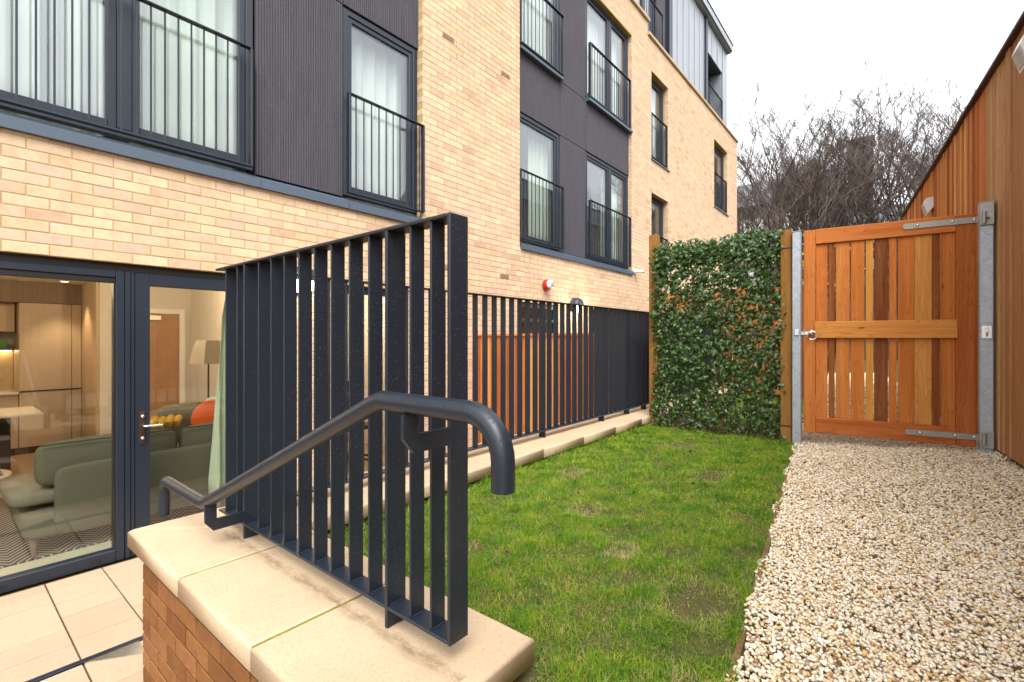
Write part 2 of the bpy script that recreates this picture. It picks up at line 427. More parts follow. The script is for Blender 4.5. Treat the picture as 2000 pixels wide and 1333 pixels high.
def piece(name, mesh, parent, loc=(0, 0, 0), rotz=0, col=None):
    o = bpy.data.objects.new(name, mesh); o.location = loc; o.rotation_euler = (0, 0, rotz)
    if col is not None: o.color = col
    return link(o, parent)
def mesh_of(mb, name, mat):
    me = bpy.data.meshes.new(name); me.from_pydata(mb.v, [], mb.f)
    if any(mb.sm): me.polygons.foreach_set('use_smooth', mb.sm)
    me.materials.append(M[mat]); me.update(); return me

# ------------------------------------------------------------------ levels (camera eye is the origin)
PATIO, LAWN, COPE, FY, BAYY = -1.63, -.945, -.845, 4.40, 4.55

# ================================================================== ground
MB().box(-300, 300, -300, 300, -2.6, -1.72).build('ground', 'soil', kind='structure')
g_ = MB()
g_.box(.62, 300, -300, 2.10, -1.72, LAWN - .01)
g_.box(19.0, 300, 2.10, 300, -1.72, LAWN - .01)
g_.box(-300, .62, -300, .98, -1.72, LAWN - .01)
g_.build('lawn_soil', 'soil', kind='structure')
def edge_y(x): return .21 + .1020 * x                  # line of the timber edging between lawn and path
def shed_y(x): return -.56 + .0981 * (x - 5.15)
# gravel bed (one sloping sheet a little above the soil)
xs = [-4, 0, 1, 2, 3, 4, 5, 6, 8, 11, 16]
gb = MB()
for a, b in zip(xs[:-1], xs[1:]):
    gb.add([(a, shed_y(a) - .15, -.90), (b, shed_y(b) - .15, -.90), (b, edge_y(b), LAWN - .014), (a, edge_y(a), LAWN - .014)], [(0, 1, 2, 3)])
gb.build('gravel_path', 'gravel_bed', kind='structure')
def gz(x, y):
    t = (edge_y(x) - y) / np.maximum(edge_y(x) - shed_y(x), .1)
    return LAWN + .075 * np.clip(t, 0, 1)
# loose stones
def ico():
    p = (1 + 5 ** .5) / 2
    v = np.array([(-1, p, 0), (1, p, 0), (-1, -p, 0), (1, -p, 0), (0, -1, p), (0, 1, p), (0, -1, -p), (0, 1, -p), (p, 0, -1), (p, 0, 1), (-p, 0, -1), (-p, 0, 1)], float) / math.sqrt(1 + p * p)
    f = np.array([(0, 11, 5), (0, 5, 1), (0, 1, 7), (0, 7, 10), (0, 10, 11), (1, 5, 9), (5, 11, 4), (11, 10, 2), (10, 7, 6), (7, 1, 8), (3, 9, 4), (3, 4, 2), (3, 2, 6), (3, 6, 8), (3, 8, 9), (4, 9, 5), (2, 4, 11), (6, 2, 10), (8, 6, 7), (9, 8, 1)])
    return v, f
IV, IF = ico()
def rot_mats(n, tilt=None):
    q = rng.normal(size=(n, 4))
    if tilt is not None:
        a = rng.uniform(0, 2 * np.pi, n); q = np.stack([np.cos(a / 2), rng.normal(0, tilt, n), rng.normal(0, tilt, n), np.sin(a / 2)], 1)
    q /= np.linalg.norm(q, axis=1)[:, None]; w_, x, y, z = q.T
    return np.stack([np.stack([1 - 2 * (y * y + z * z), 2 * (x * y - z * w_), 2 * (x * z + y * w_)], 1), np.stack([2 * (x * y + z * w_), 1 - 2 * (x * x + z * z), 2 * (y * z - x * w_)], 1), np.stack([2 * (x * z - y * w_), 2 * (y * z + x * w_), 1 - 2 * (x * x + y * y)], 1)], 1)
def stones(n, xa, xb, smin, smax, power=1.0):
    x = xa + (xb - xa) * rng.uniform(0, 1, n) ** power
    lo, hi = shed_y(x) - .03, edge_y(x) + .012 + .022 * np.sin(x * 11) * np.sin(x * 4.3 + 1)
    y = lo + (hi - lo) * rng.uniform(0, 1, n)
    s = smin + (smax - smin) * rng.beta(2, 3.2, n)
    z = gz(x, y) + rng.uniform(-.004, .012, n) + .006 * np.sin(x * 7 + y * 5) + .005 * np.sin(y * 13 - x * 3)
    V = IV[None] * (1 + rng.uniform(-.22, .22, (n, 12, 1)))
    V = V * (s[:, None] * np.stack([rng.uniform(.8, 1.35, n), rng.uniform(.7, 1.05, n), rng.uniform(.45, .75, n)], 1))[:, None, :]
    V = np.einsum('nij,nkj->nki', rot_mats(n, .22), V) + np.stack([x, y, z], 1)[:, None, :]
    F = IF[None] + (np.arange(n) * 12)[:, None, None]
    return V.reshape(-1, 3), F.reshape(-1, 3)
va, fa = stones(44000, .9, 3.2, .0046, .0098); vb, fb = stones(36000, 3.2, 6.2, .0048, .0102); vc, fc = stones(9000, 6.2, 15, .010, .020, .8)
np_obj('gravel', np.concatenate([va, vb, vc]), np.concatenate([fa, fb + len(va), fc + len(va) + len(vb)]), 'gravel_stone', kind='stuff', smooth=True)
# timber edging boards between lawn and gravel
ed = thing('timber_edging', 'thin brown timber edging board between the lawn and gravel path', 'edging', (1.2, edge_y(1.2), LAWN))
for a, b in ((-.5, 1.9), (1.905, 4.3), (4.305, 7.0)):
    m = MB(); ya, yb = edge_y(a), edge_y(b)
    vs = [(x, y + o, z) for z in (LAWN - .08, LAWN + .004) for (x, y) in ((a, ya), (b, yb)) for o in (0, .018)]
    m.add(vs, [(0, 2, 3, 1), (4, 5, 7, 6), (0, 4, 6, 2), (1, 3, 7, 5), (0, 1, 5, 4), (2, 6, 7, 3)])
    m.build('board', 'treated_timber', ed, col=lin('#6a5236'))

# ---- lawn
BARE = ((1.75, .57, .16), (2.3, 1.35, .10), (1.5, 1.55, .09), (3.4, 1.0, .15), (2.9, 1.8, .10), (1.25, .42, .10), (4.2, 1.5, .14), (1.95, .95, .07))
def grass(n, box, hmin, hmax, wd, test=None):
    x = rng.uniform(box[0], box[1], n); y = rng.uniform(box[2], box[3], n)
    pn = np.sin(x * 9.1 + 2 * np.sin(y * 6.3)) * np.sin(y * 11.7 + 1.5 * np.sin(x * 7.9)) + .5 * np.sin(x * 23 + y * 17)
    for bx, by, br in BARE: pn = np.where((x - bx) ** 2 + 2.2 * (y - by) ** 2 < br * br * rng.uniform(.4, 1.3, n), -2.0, pn)
    keep = (y > edge_y(x) - .002 + .014 * np.sin(x * 17)) & (rng.uniform(0, 1, n) < np.clip(.82 + .32 * pn, np.where(pn < -1.9, .22, .34), 1))
    if test is not None: keep &= test(x, y)
    x, y, pn = x[keep], y[keep], pn[keep]; n = len(x)
    h = rng.uniform(hmin, hmax, n) * (1 + .28 * pn) * rng.choice([1, 1, 1, 1.5], n); wd = wd * rng.uniform(.7, 1.4, n)
    a = rng.uniform(0, 2 * np.pi, n); lean = np.abs(rng.normal(.75, .5, n)); dx, dy = np.cos(a), np.sin(a)
    b = a + np.pi / 2 + rng.normal(0, .5, n); sx, sy = np.cos(b) * wd / 2, np.sin(b) * wd / 2
    z0 = np.full(n, LAWN - .012)
    P = np.stack([x, y, z0], 1); S = np.stack([sx, sy, np.zeros(n)], 1)
    mid = P + np.stack([dx * h * .32 * lean, dy * h * .32 * lean, h * .55], 1)
    tip = P + np.stack([dx * h * lean, dy * h * lean, h * (1 - .28 * np.minimum(lean, 1.6))], 1)
    V = np.stack([P - S, P + S, mid - S * .8, mid + S * .8, tip], 1).reshape(-1, 3)
    base = (np.arange(n) * 5)[:, None]
    return V, np.concatenate([base + np.array([[0, 1, 3]]), base + np.array([[0, 3, 2]]), base + np.array([[2, 3, 4]])], 0)
parts = []
not_wall = lambda x, y: ~((x < 1.10) & (y > .80)) & (y < 2.16)
parts.append(grass(200000, (.75, 2.7, .2, 2.16), .008, .028, .0018, not_wall))
parts.append(grass(135000, (2.7, 5.2, .4, 2.16), .009, .030, .0027, not_wall))
parts.append(grass(15000, (5.2, 9.0, .6, 2.16), .028, .055, .007, not_wall))
parts.append(grass(2500, (1.1, 5.0, 2.04, 2.16), .035, .06, .0032, not_wall))
tc = np.stack([rng.uniform(1.1, 4.9, 220), rng.uniform(.5, 2.1, 220)], 1)
for cx_, cy_ in tc:
    if cy_ > edge_y(cx_) + .04 and not_wall(cx_, cy_):
        q_ = rng.uniform(.012, .03)
        parts.append(grass(34, (cx_ - q_, cx_ + q_, cy_ - q_, cy_ + q_), .026, .046, .0024 + .0003 * cx_))
off = 0; VV = []; FF = []
for v, f in parts: VV.append(v); FF.append(f + off); off += len(v)
simple('straw', (.40, .31, .14), .8, noise=.4, nscale=30)
sv, sfc, so = [], [], 0
for bx, by, br in BARE:
    v, f = grass(1100, (bx - br * 1.1, bx + br * 1.1, by - br * .8, by + br * .8), .012, .03, .0018, not_wall); sv.append(v); sfc.append(f + so); so += len(v)
np_obj('dry_grass', np.concatenate(sv), np.concatenate(sfc), 'straw', kind='stuff')
np_obj('lawn_grass', np.concatenate(VV), np.concatenate(FF), 'grass_blade', kind='stuff')

# ---- patio of long pavers with sanded joints
pt = MB().box(-4, 10.0, 1.0, 4.62, -1.72, PATIO - .014).build('patio', 'sand_joint', kind='structure')
def paver(x0, x1, y0, y1):
    MB().box(x0, x1, y0, y1, PATIO - .03, PATIO + random.uniform(-.001, .001), .003).build('paver', 'paver', pt)
rows = {0: [4.245, 4.0, 3.62, 3.40, 3.225], 1: [4.245, 4.07, 3.63, 3.42, 3.225], 2: [4.245, 4.02, 3.80, 3.47, 3.225]}
PX = [.205 + .2925 * k for k in range(-7, 10)]
for i, (a, b) in enumerate(zip(PX[:-1], PX[1:])):
    ys = rows[i % 3]
    paver(a + .004, b - .004, ys[0] + .0015, 4.40)
    for y1, y0 in zip(ys[:-1], ys[1:]): paver(a + .004, b - .004, y0 + .004, y1 - .004)
    o = (0, .07, .03)[i % 3]
    yy = 3.175
    for L in (.26 + o, .38, .2, .42):
        y0 = max(yy - L, 2.2 if b <= .61 else 2.62)
        if yy - y0 > .05: paver(a + .004, b - .004, y0 + .0015, yy - .0015)
        yy = y0
dr = thing('slot_drain', 'thin dark steel slot drain crossing the patio pavers', 'drain', (0, 3.2, PATIO))
MB().box(-2, 3.2, 3.181, 3.197, PATIO - .03, PATIO + .003).box(-2, 3.2, 3.203, 3.219, PATIO - .03, PATIO + .003).build('channel', 'frame_paint', dr)
MB().box(-2, 3.2, 3.197, 3.203, PATIO - .03, PATIO - .012).build('slot', 'dark_gap', dr)
cv = MB(); cv.add([(.50, 3.17, PATIO + .006), (.72, 3.02, PATIO + .006), (.72, 3.17, PATIO + .006), (.50, 3.17, PATIO - .004), (.72, 3.02, PATIO - .004), (.72, 3.17, PATIO - .004)], [(0, 1, 2), (3, 5, 4), (0, 3, 4, 1), (1, 4, 5, 2), (2, 5, 3, 0)])
tag(cv.build('drain_cover', 'bright_steel'), 'small shiny steel access cover beside the slot drain', 'drain cover')
# ---- steps up from the patio beside the wall
st = MB()
for k in range(3): st.box(-.9, .60, 1.0 + .4 * (2 - k), 1.4 + .4 * (2 - k) + (.0 if k == 0 else .02), PATIO - .05, PATIO + .175 * (k + 1), .006)
tag(st.build('stone_steps', 'paver'), 'three pale stone steps leading from lawn level down to the patio', 'steps')

# ================================================================== bricks
def brick_geo(l, h, d, n_jit=.0006):
    ch = .002; x, z = l / 2, h / 2; j = lambda: random.uniform(-n_jit, n_jit)
    v = [(-x, d, -z), (x, d, -z), (x, d, z), (-x, d, z)]
    v += [(a * x, ch, b * z) for a, b in ((-1, -1), (1, -1), (1, 1), (-1, 1))]
    v += [(a * (x - ch) + j(), j(), b * (z - ch) + j()) for a, b in ((-1, -1), (1, -1), (1, 1), (-1, 1))]
    f = []
    for r in (0, 4):
        for k in range(4): f.append((r + k, r + (k + 1) % 4, r + 4 + (k + 1) % 4, r + 4 + k))
    f.append((8, 9, 10, 11))
    return v, [q[::-1] for q in f]
CH, BL = .0757, .2215                                           # course height, brick module
GAP = .0088
def lay(x0, x1, z0, z1, zref, openings, xref=0.30, bond=.5):
    """brick rectangles (xa, xb, za, zb) on a wall, cut round the openings"""
    res = []
    k0 = math.floor((z0 - zref) / CH); k1 = math.ceil((z1 - zref) / CH)
    for k in range(k0, k1):
        za, zb = zref + k * CH + GAP / 2, zref + (k + 1) * CH - GAP / 2
        if zb < z0 + .02 or za > z1 - .02: continue
        za, zb = max(za, z0), min(zb, z1)
        spans = [(x0, x1)]
        zm = (za + zb) / 2
        for (oa, ob, pa, pb) in openings:
            if pa < zm < pb:
                ns = []
                for a, b in spans:
                    if ob <= a or oa >= b: ns.append((a, b)); continue
                    if oa > a: ns.append((a, oa))
                    if ob < b: ns.append((ob, b))
                spans = ns
        sh = xref + (bond * BL if k % 2 else 0)
        for a, b in spans:
            i0 = math.floor((a - sh) / BL); i1 = math.ceil((b - sh) / BL)
            for i in range(i0, i1):
                xa, xb = sh + i * BL + GAP / 2, sh + (i + 1) * BL - GAP / 2
                xa = max(xa, a) if xa < a else xa; xb = min(xb, b)
                if xb - xa < .035: continue
                res.append((xa, xb, za, zb))
    return res
ST, CT = math.sin(R(YAW)), math.cos(R(YAW))
def pix(x, y, z):
    fw = CT * x + ST * y
    if fw < .05: return None
    return 1000 + 930 * (ST * x - CT * y) / fw, 662 - 930 * z / fw, fw
def seen(x, y, z):
    p = pix(x, y, z)
    return p is not None and -40 < p[0] < 2040 and -40 < p[1] < 1373
VAR = {}
def brick_obj(parent, mat, l, h, loc, rotz):
    key = (mat, round(l, 3), round(h, 3))
    if key not in VAR:
        VAR[key] = []
        for q in range(5):
            v, f = brick_geo(l, h, .10); me = bpy.data.meshes.new('brick'); me.from_pydata(v, [], f); me.materials.append(M[mat]); VAR[key].append(me)
    piece('brick', random.choice(VAR[key]), parent, loc, rotz)

# ================================================================== apartment building
bld = thing('apartment_building', 'buff brick apartment block with dark ribbed panels and zinc clad top floor', 'building', (0, FY, PATIO))
XL, XR = -2.2, 17.9
PARA1, PARA2, XSTEP = 7.15, 6.86, 10.25
OPEN = {'bay1': (-9, 3.725, 1.36, 9), 'bay2': (5.60, 9.45, 1.36, 6.43), 'door1': (-9, 1.86, -9, .552), 'door2': (2.68, 3.53, -9, .552), 'door3': (5.62, 6.63, -9, .552), 'door4': (7.7, 8.9, -9, .552),
        'u1': (10.48, 11.5, 4.14, 6.14), 'l1': (10.48, 11.5, 1.35, 3.37), 'u2': (15.25, 16.7, 4.08, 6.13)}
ops = list(OPEN.values())
rects = lay(XL, XR, PATIO, PARA1, .552, ops + [(XSTEP, 99, PARA2, 99)])
bricks = [(xa, xb, za, zb, FY) for xa, xb, za, zb in rects]
cand = []
for i, (xa, xb, za, zb, y) in enumerate(bricks):
    cx, cz = (xa + xb) / 2, (za + zb) / 2
    p = pix(cx, y, cz)
    if p and seen(cx, y, cz) and xb - xa > .1:
        hid = (p[0] < 925 and p[1] > 530 + .0 * p[0] and p[0] > 430 and cz < .35)
        if not hid: cand.append((p[2] / max((xb - xa), .05), i))
cand.sort(); near = {i for _, i in cand[:285]}
VV, FF, TT = [], [], []; off = 0
for i, (xa, xb, za, zb, y) in enumerate(bricks):
    pr = random.uniform(-.0014, .0004)
    if i in near:
        brick_obj(bld, 'buff_brick', xb - xa, zb - za, ((xa + xb) / 2, y + pr, (za + zb) / 2), 0)
    else:
        v, f = brick_geo(xb - xa, zb - za, .10)
        v = np.array(v) + np.array([(xa + xb) / 2, y + pr, (za + zb) / 2])
        VV.append(v); FF.append(np.array(f) + off); off += len(v); TT.append(np.full(len(v), random.random()))
o = np_obj('far_bricks', np.concatenate(VV), np.concatenate(FF), 'buff_brick', bld, 'stuff', tint=np.concatenate(TT))
# mortar core behind the brick faces
def core(x0, x1, z0, z1, holes, y0, y1, m):
    X = sorted({x0, x1, *[v for h in holes for v in h[:2] if x0 < v < x1]}); Z = sorted({z0, z1, *[v for h in holes for v in h[2:] if z0 < v < z1]})
    def solid(i, k):
        if i < 0 or k < 0 or i >= len(X) - 1 or k >= len(Z) - 1: return False
        cx, cz = (X[i] + X[i + 1]) / 2, (Z[k] + Z[k + 1]) / 2
        return not any(h[0] < cx < h[1] and h[2] < cz < h[3] for h in holes)
    for i in range(len(X) - 1):
        for k in range(len(Z) - 1):
            if not solid(i, k): continue
            a, b, c, d = X[i], X[i + 1], Z[k], Z[k + 1]
            m.add([(a, y0, c), (b, y0, c), (b, y0, d), (a, y0, d)], [(0, 1, 2, 3)])
            m.add([(a, y1, c), (b, y1, c), (b, y1, d), (a, y1, d)], [(3, 2, 1, 0)])
            if not solid(i - 1, k): m.add([(a, y0, c), (a, y1, c), (a, y1, d), (a, y0, d)], [(3, 2, 1, 0)])
            if not solid(i + 1, k): m.add([(b, y0, c), (b, y1, c), (b, y1, d), (b, y0, d)], [(0, 1, 2, 3)])
            if not solid(i, k - 1): m.add([(a, y0, c), (b, y0, c), (b, y1, c), (a, y1, c)], [(3, 2, 1, 0)])
            if not solid(i, k + 1): m.add([(a, y0, d), (b, y0, d), (b, y1, d), (a, y1, d)], [(0, 1, 2, 3)])
ins = .0025
holes = [(a - ins, b + ins, c - ins, d + ins) for a, b, c, d in ops] + [(XSTEP - ins, 99, PARA2 - ins, 99)]
m = MB(); core(XL, XR - ins, PATIO - .06, PARA1 - ins, holes, FY + .0024, FY + .16, m); m.build('wall', 'mortar', bld)
# far end return of the brickwork
VV, FF, TT = [], [], []; off = 0
for xa, xb, za, zb in lay(0, 6, LAWN, PARA2, .552, []):
    v, f = brick_geo(xb - xa, zb - za, .10); v = np.array(v); v = np.stack([-v[:, 1], v[:, 0], v[:, 2]], 1) + np.array([XR, FY + .115 + (xa + xb) / 2, (za + zb) / 2])
    VV.append(v); FF.append(np.array(f) + off); off += len(v); TT.append(np.full(len(v), random.random()))
np_obj('end_bricks', np.concatenate(VV), np.concatenate(FF), 'buff_brick', bld, 'stuff', tint=np.concatenate(TT))
MB().box(XR - .2, XR - .01, FY + .17, FY + 6, PATIO, PARA2 - .01).build('end_wall', 'mortar', bld)
# parapet copings
MB().box(XL, XSTEP + .06, FY - .05, FY + .3, PARA1, PARA1 + .07, .008).box(XSTEP + .02, XR + .05, FY - .05, FY + .3, PARA2, PARA2 + .07, .008).build('parapet_coping', 'coping_stone', bld)
# ribbed cladding panels
def ribbed(x0, x1, z0, z1, y, pitch=.0165):
    n = max(4, int(round((x1 - x0) / pitch))); w_ = (x1 - x0) / n; prof = []
    for k in range(n):
        a = x0 + k * w_
        prof += [(a, y), (a + w_ * .1, y - .009), (a + w_ * .6, y - .009), (a + w_ * .7, y)]
    prof.append((x1, y)); vs = []; fs = []
    for (px, py) in prof: vs += [(px, py, z0), (px, py, z1)]
    for k in range(len(prof) - 1): fs.append((2 * k, 2 * k + 2, 2 * k + 3, 2 * k + 1))
    mm = MB(); mm.add(vs, fs)
    mm.box(x0, x1, y + .001, y + .03, z0, z1)
    return mm.build('cladding_panel', 'ribbed_cladding', bld)
PY = 4.475
for a in ((1.865, 2.722, 1.475, 3.46), (1.865, 2.722, 3.472, 4.37), (1.865, 2.722, 4.38, 7.1), (2.734, 3.72, 3.472, 4.37), (2.734, 3.72, 4.38, 4.47), (-2.2, 1.85, 3.472, 4.47),
          (6.80, 7.635, 1.475, 3.455), (6.80, 7.635, 3.467, 4.375), (6.80, 7.635, 4.387, 6.42), (5.61, 6.788, 3.467, 4.36), (7.647, 9.44, 3.467, 4.36)):
    ribbed(a[0], a[1], a[2], a[3], PY, .0245)
MB().box(1.848, 2.732, BAYY + .03, BAYY + .1, 1.36, 7.1).box(XL, 1.846, BAYY + .03, BAYY + .1, 3.5, 4.48).box(2.734, 3.725, BAYY + .03, BAYY + .1, 3.5, 4.48).box(5.6, 9.45, BAYY + .03, BAYY + .1, 3.46, 4.5).box(6.79, 7.65, BAYY + .03, BAYY + .1, 1.36, 6.43).build('bay_backing', 'dark_gap', bld)
# sloping sill flashings
def flashing(x0, x1, zb, h, y0, y1, rise=.07):
    mm = MB(); vs = []
    for x in (x0, x1): vs += [(x, y0, zb), (x, y0, zb + h), (x, y1, zb + h + rise), (x, y1, zb)]
    mm.add(vs, [(0, 4, 5, 1), (1, 5, 6, 2), (0, 3, 7, 4), (0, 1, 2, 3), (4, 7, 6, 5), (2, 6, 7, 3)]); return mm
for a, b in ((-2.2, -.3), (-.296, 1.86), (1.864, 2.73), (2.734, 3.72)):
    flashing(a, b, 1.332, .075, FY - .035, 4.52).build('sill_flashing', 'flashing_paint', bld)
for a, b in ((5.62, 7.30), (7.304, 9.46)): flashing(a, b, 1.345, .075, FY - .035, 4.52).build('sill_flashing', 'flashing_paint', bld)
flashing(5.62, 6.785, 4.365, .05, FY - .01, 4.52, .05).build('sill_flashing', 'flashing_paint', bld)
flashing(7.65, 9.46, 4.365, .05, FY - .02, 4.52, .05).build('sill_flashing', 'flashing_paint', bld)
# windows
def window(x0, x1, z0, z1, y, mull=(), fw=.075, sash=.05, glass='glass', bottom=None, dep=.07):
    bt = bottom or fw
    mm = MB()
    mm.box(x0, x0 + fw, y, y + dep, z0, z1, .004).box(x1 - fw, x1, y, y + dep, z0, z1, .004)
    mm.box(x0 + fw, x1 - fw, y + .001, y + dep, z1 - fw, z1, .004).box(x0 + fw, x1 - fw, y + .001, y + dep, z0, z0 + bt, .004)
    wf = mm.build('window', 'frame_paint', bld)
    xs_ = [x0 + fw] + [v for v in mull] + [x1 - fw]
    for k, v in enumerate(mull): MB().box(v - .045, v + .045, y + .002, y + dep, z0 + bt, z1 - fw, .004).build('mullion', 'frame_paint', wf)
    for k in range(len(xs_) - 1):
        a = xs_[k] + (.045 if k else 0); b = xs_[k + 1] - (.045 if k < len(xs_) - 2 else 0)
        s_ = MB(); c, d = z0 + bt, z1 - fw
        s_.box(a, a + sash, y + .014, y + dep - .005, c, d, .004).box(b - sash, b, y + .014, y + dep - .005, c, d, .004)
        s_.box(a + sash, b - sash, y + .015, y + dep - .005, c, c + sash, .004).box(a + sash, b - sash, y + .015, y + dep - .005, d - sash, d, .004)
        s_.build('sash', 'frame_paint', wf)
        MB().box(a + sash - .004, b - sash + .004, y + .034, y + .052, c + sash - .004, d - sash + .004).build('pane', glass, wf)
    return wf
def room(x0, x1, z0, z1, y0, y1, mat='plaster'):
    m_ = MB(); V_ = lambda x, y, z: (x, y, z)
    m_.add([(x0, y1, z0), (x1, y1, z0), (x1, y1, z1), (x0, y1, z1)], [(0, 1, 2, 3)])
    m_.add([(x0, y0, z0), (x0, y1, z0), (x0, y1, z1), (x0, y0, z1)], [(0, 1, 2, 3)]); m_.add([(x1, y0, z0), (x1, y1, z0), (x1, y1, z1), (x1, y0, z1)], [(3, 2, 1, 0)])
    m_.add([(x0, y0, z0), (x1, y0, z0), (x1, y1, z0), (x0, y1, z0)], [(0, 1, 2, 3)]); m_.add([(x0, y0, z1), (x1, y0, z1), (x1, y1, z1), (x0, y1, z1)], [(3, 2, 1, 0)])
    return m_.build('room', mat, bld)
def balustrade(x0, x1, z0, z1, y, first=None, step=.0885, post=.02, dep=.05, bar=.012):
    mm = MB()
    mm.box(x0, x1, y - dep / 2, y + dep / 2, z1 - .012, z1, .002).box(x0, x1, y - dep / 2, y + dep / 2, z0, z0 + .012, .002)
    mm.box(x0, x0 + post, y - dep / 2, y + dep / 2, z0 + .012, z1 - .012, .002).box(x1 - post, x1, y - dep / 2, y + dep / 2, z0 + .012, z1 - .012, .002)
    o = mm.build('balustrade', 'railing_paint', bld)
    me = mesh_of(MB().box(-bar / 2, bar / 2, -bar / 2, bar / 2, z0 + .012, z1 - .012, .002), 'bar', 'railing_paint')
    x = first if first is not None else x0 + step
    while x > x0 + post + .03 + step: x -= step
    while x < x1 - post - .03:
        piece('bar', me, o, (x, y, 0)); x += step
    return o
WY = 4.485
window(-2.2, 1.845, 1.50, 3.455, WY, mull=(-1.0, .935), fw=.06)
window(2.735, 3.715, 1.50, 3.455, WY, fw=.06)
window(5.55, 6.785, 1.50, 3.455, WY, fw=.06); window(7.652, 9.44, 1.50, 3.455, WY, mull=(8.62,), fw=.06)
window(5.55, 6.785, 4.48, 6.42, WY, fw=.06); window(7.652, 9.44, 4.48, 6.42, WY, mull=(8.62,), fw=.06)
window(-2.2, 1.845, 4.50, 6.42, WY, mull=(-1.0, .935), fw=.06); window(2.735, 3.715, 4.50, 6.42, WY, fw=.06)
window(10.50, 11.48, 4.20, 6.12, FY + .12, fw=.06); window(10.50, 11.48, 1.42, 3.35, FY + .12, fw=.06); window(15.27, 16.68, 4.15, 6.11, FY + .12, fw=.06)
balustrade(-2.2, 1.80, 1.50, 2.54, FY - .005, first=.366)
balustrade(2.735, 3.74, 1.50, 2.535, FY - .005, step=.094)
balustrade(5.60, 6.78, 1.51, 2.545, FY - .005, step=.098); balustrade(7.655, 9.36, 1.51, 2.545, FY - .005, step=.098, post=.03)
balustrade(5.60, 6.775, 4.43, 5.43, FY - .005, step=.098); balustrade(7.655, 9.36, 4.43, 5.43, FY - .005, step=.098, post=.03)
balustrade(10.50, 11.48, 4.20, 5.21, FY + .03, step=.1); balustrade(10.50, 11.48, 1.42, 2.43, FY + .03, step=.1); balustrade(15.27, 16.68, 4.15, 5.16, FY + .03, step=.1)
for a in ((10.46, 11.56, 4.10, FY - .03, .03), (10.46, 11.56, 1.32, FY - .03, .03), (15.22, 16.78, 4.04, FY - .03, .03)):
    flashing(a[0], a[1], a[2], a[4], a[3], FY + .13, .04).build('sill_flashing', 'flashing_paint', bld)
for a in ((2.4, 3.9), (5.4, 7.1), (7.4, 9.6)):
    room(a[0], a[1], 1.40, 3.9, BAYY + .02, 8.0)
    if a[0] > 3: room(a[0], a[1], 4.40, 6.6, BAYY + .02, 8.0)
room(-2.2, 2.3, 1.40, 3.9, BAYY + .02, 8.0)
for a in ((10.3, 11.7, 4.0, 6.3), (10.3, 11.7, 1.3, 3.5), (15.1, 16.9, 4.0, 6.3)): room(a[0], a[1], a[2], a[3], FY + .2, 8)
# air bricks
for x, z in ((4.14, 3.79), (5.26, 3.80), (5.24, .90), (4.12, .90)):
    v_ = MB()
    v_.box(x - .105, x + .105, FY - .006, FY + .03, z - .032, z + .032, .002)
    vb_ = v_.build('air_brick', 'buff_brick', bld)
    s_ = MB()
    for k in range(6): s_.box(x - .095, x + .095, FY - .008, FY - .004, z - .026 + k * .0095, z - .0235 + k * .0095)
    s_.build('slot', 'sand_joint', vb_)
# ---- set-back zinc clad top floor
ZY = 4.66
def seam_panel(x0, x1, z0, z1, y, n):
    w_ = (x1 - x0) / n
    for k in range(n):
        a = x0 + k * w_
        MB().box(a + .004, a + w_ - .004, y, y + .03, z0, z1, .003).box(a - .008, a + .008, y - .022, y + .02, z0, z1, .003).build('zinc_panel', 'zinc', bld)
seam_panel(12.36, 15.15, 6.7, 9.93, ZY, 6)
seam_panel(15.32, 17.05, 9.02, 9.93, ZY, 3)
seam_panel(17.08, 17.66, 6.7, 9.93, ZY, 1)
MB().box(12.14, 12.36, ZY - .05, ZY + .4, 6.7, 9.93).build('reveal_trim', 'frame_paint', bld)
MB().box(15.15, 15.30, ZY - .06, ZY + .45, 6.7, 9.94).build('reveal_trim', 'frame_paint', bld)
MB().box(17.62, 17.655, ZY + .035, ZY + 6, 6.7, 9.93).box(-2.2, 17.6, ZY + .5, ZY + .6, 6.5, 9.93).box(17.0, 17.07, ZY + .03, ZY + .5, 6.7, 9.93).build('upper_wall', 'zinc', bld)
ribbed(11.56, 12.13, 6.7, 9.9, ZY + .06, .04)
MB().box(-2.2, 17.72, 4.545, 11, 9.95, 10.0, .004).box(-2.2, 17.72, 4.49, 4.54, 9.99, 10.2, .004).box(17.72, 17.77, 4.545, 11, 9.99, 10.2, .004).build('roof_fascia', 'zinc', bld)
MB().box(-2.2, 17.79, 4.47, 11, 10.2, 10.24, .004).build('roof', 'frame_paint', bld)
window(10.3, 11.55, 7.2, 9.3, ZY + .12, mull=(10.9,), fw=.06); window(15.32, 17.0, 7.2, 9.0, ZY + .38, mull=(16.15,), fw=.06)
MB().box(15.31, 17.04, ZY + .02, ZY + .45, 9.0, 9.03).build('soffit', 'frame_paint', bld)
balustrade(10.27, 11.54, 7.0, 8.02, ZY - .1, step=.1); balustrade(15.33, 17.03, 7.0, 8.06, ZY + .0, step=.09)

# ---- ground floor openings
GY = 4.435
def big_frame(x0, x1, z0, z1, wd, y, bot=None):
    bt = bot or wd; mm = MB()
    mm.box(x0, x0 + wd, y, y + .08, z0, z1, .004).box(x1 - wd, x1, y, y + .08, z0, z1, .004)
    mm.box(x0 + wd, x1 - wd, y + .001, y + .08, z1 - wd, z1, .004).box(x0 + wd, x1 - wd, y + .001, y + .08, z0, z0 + bt, .004); return mm
BZ = PATIO + .004
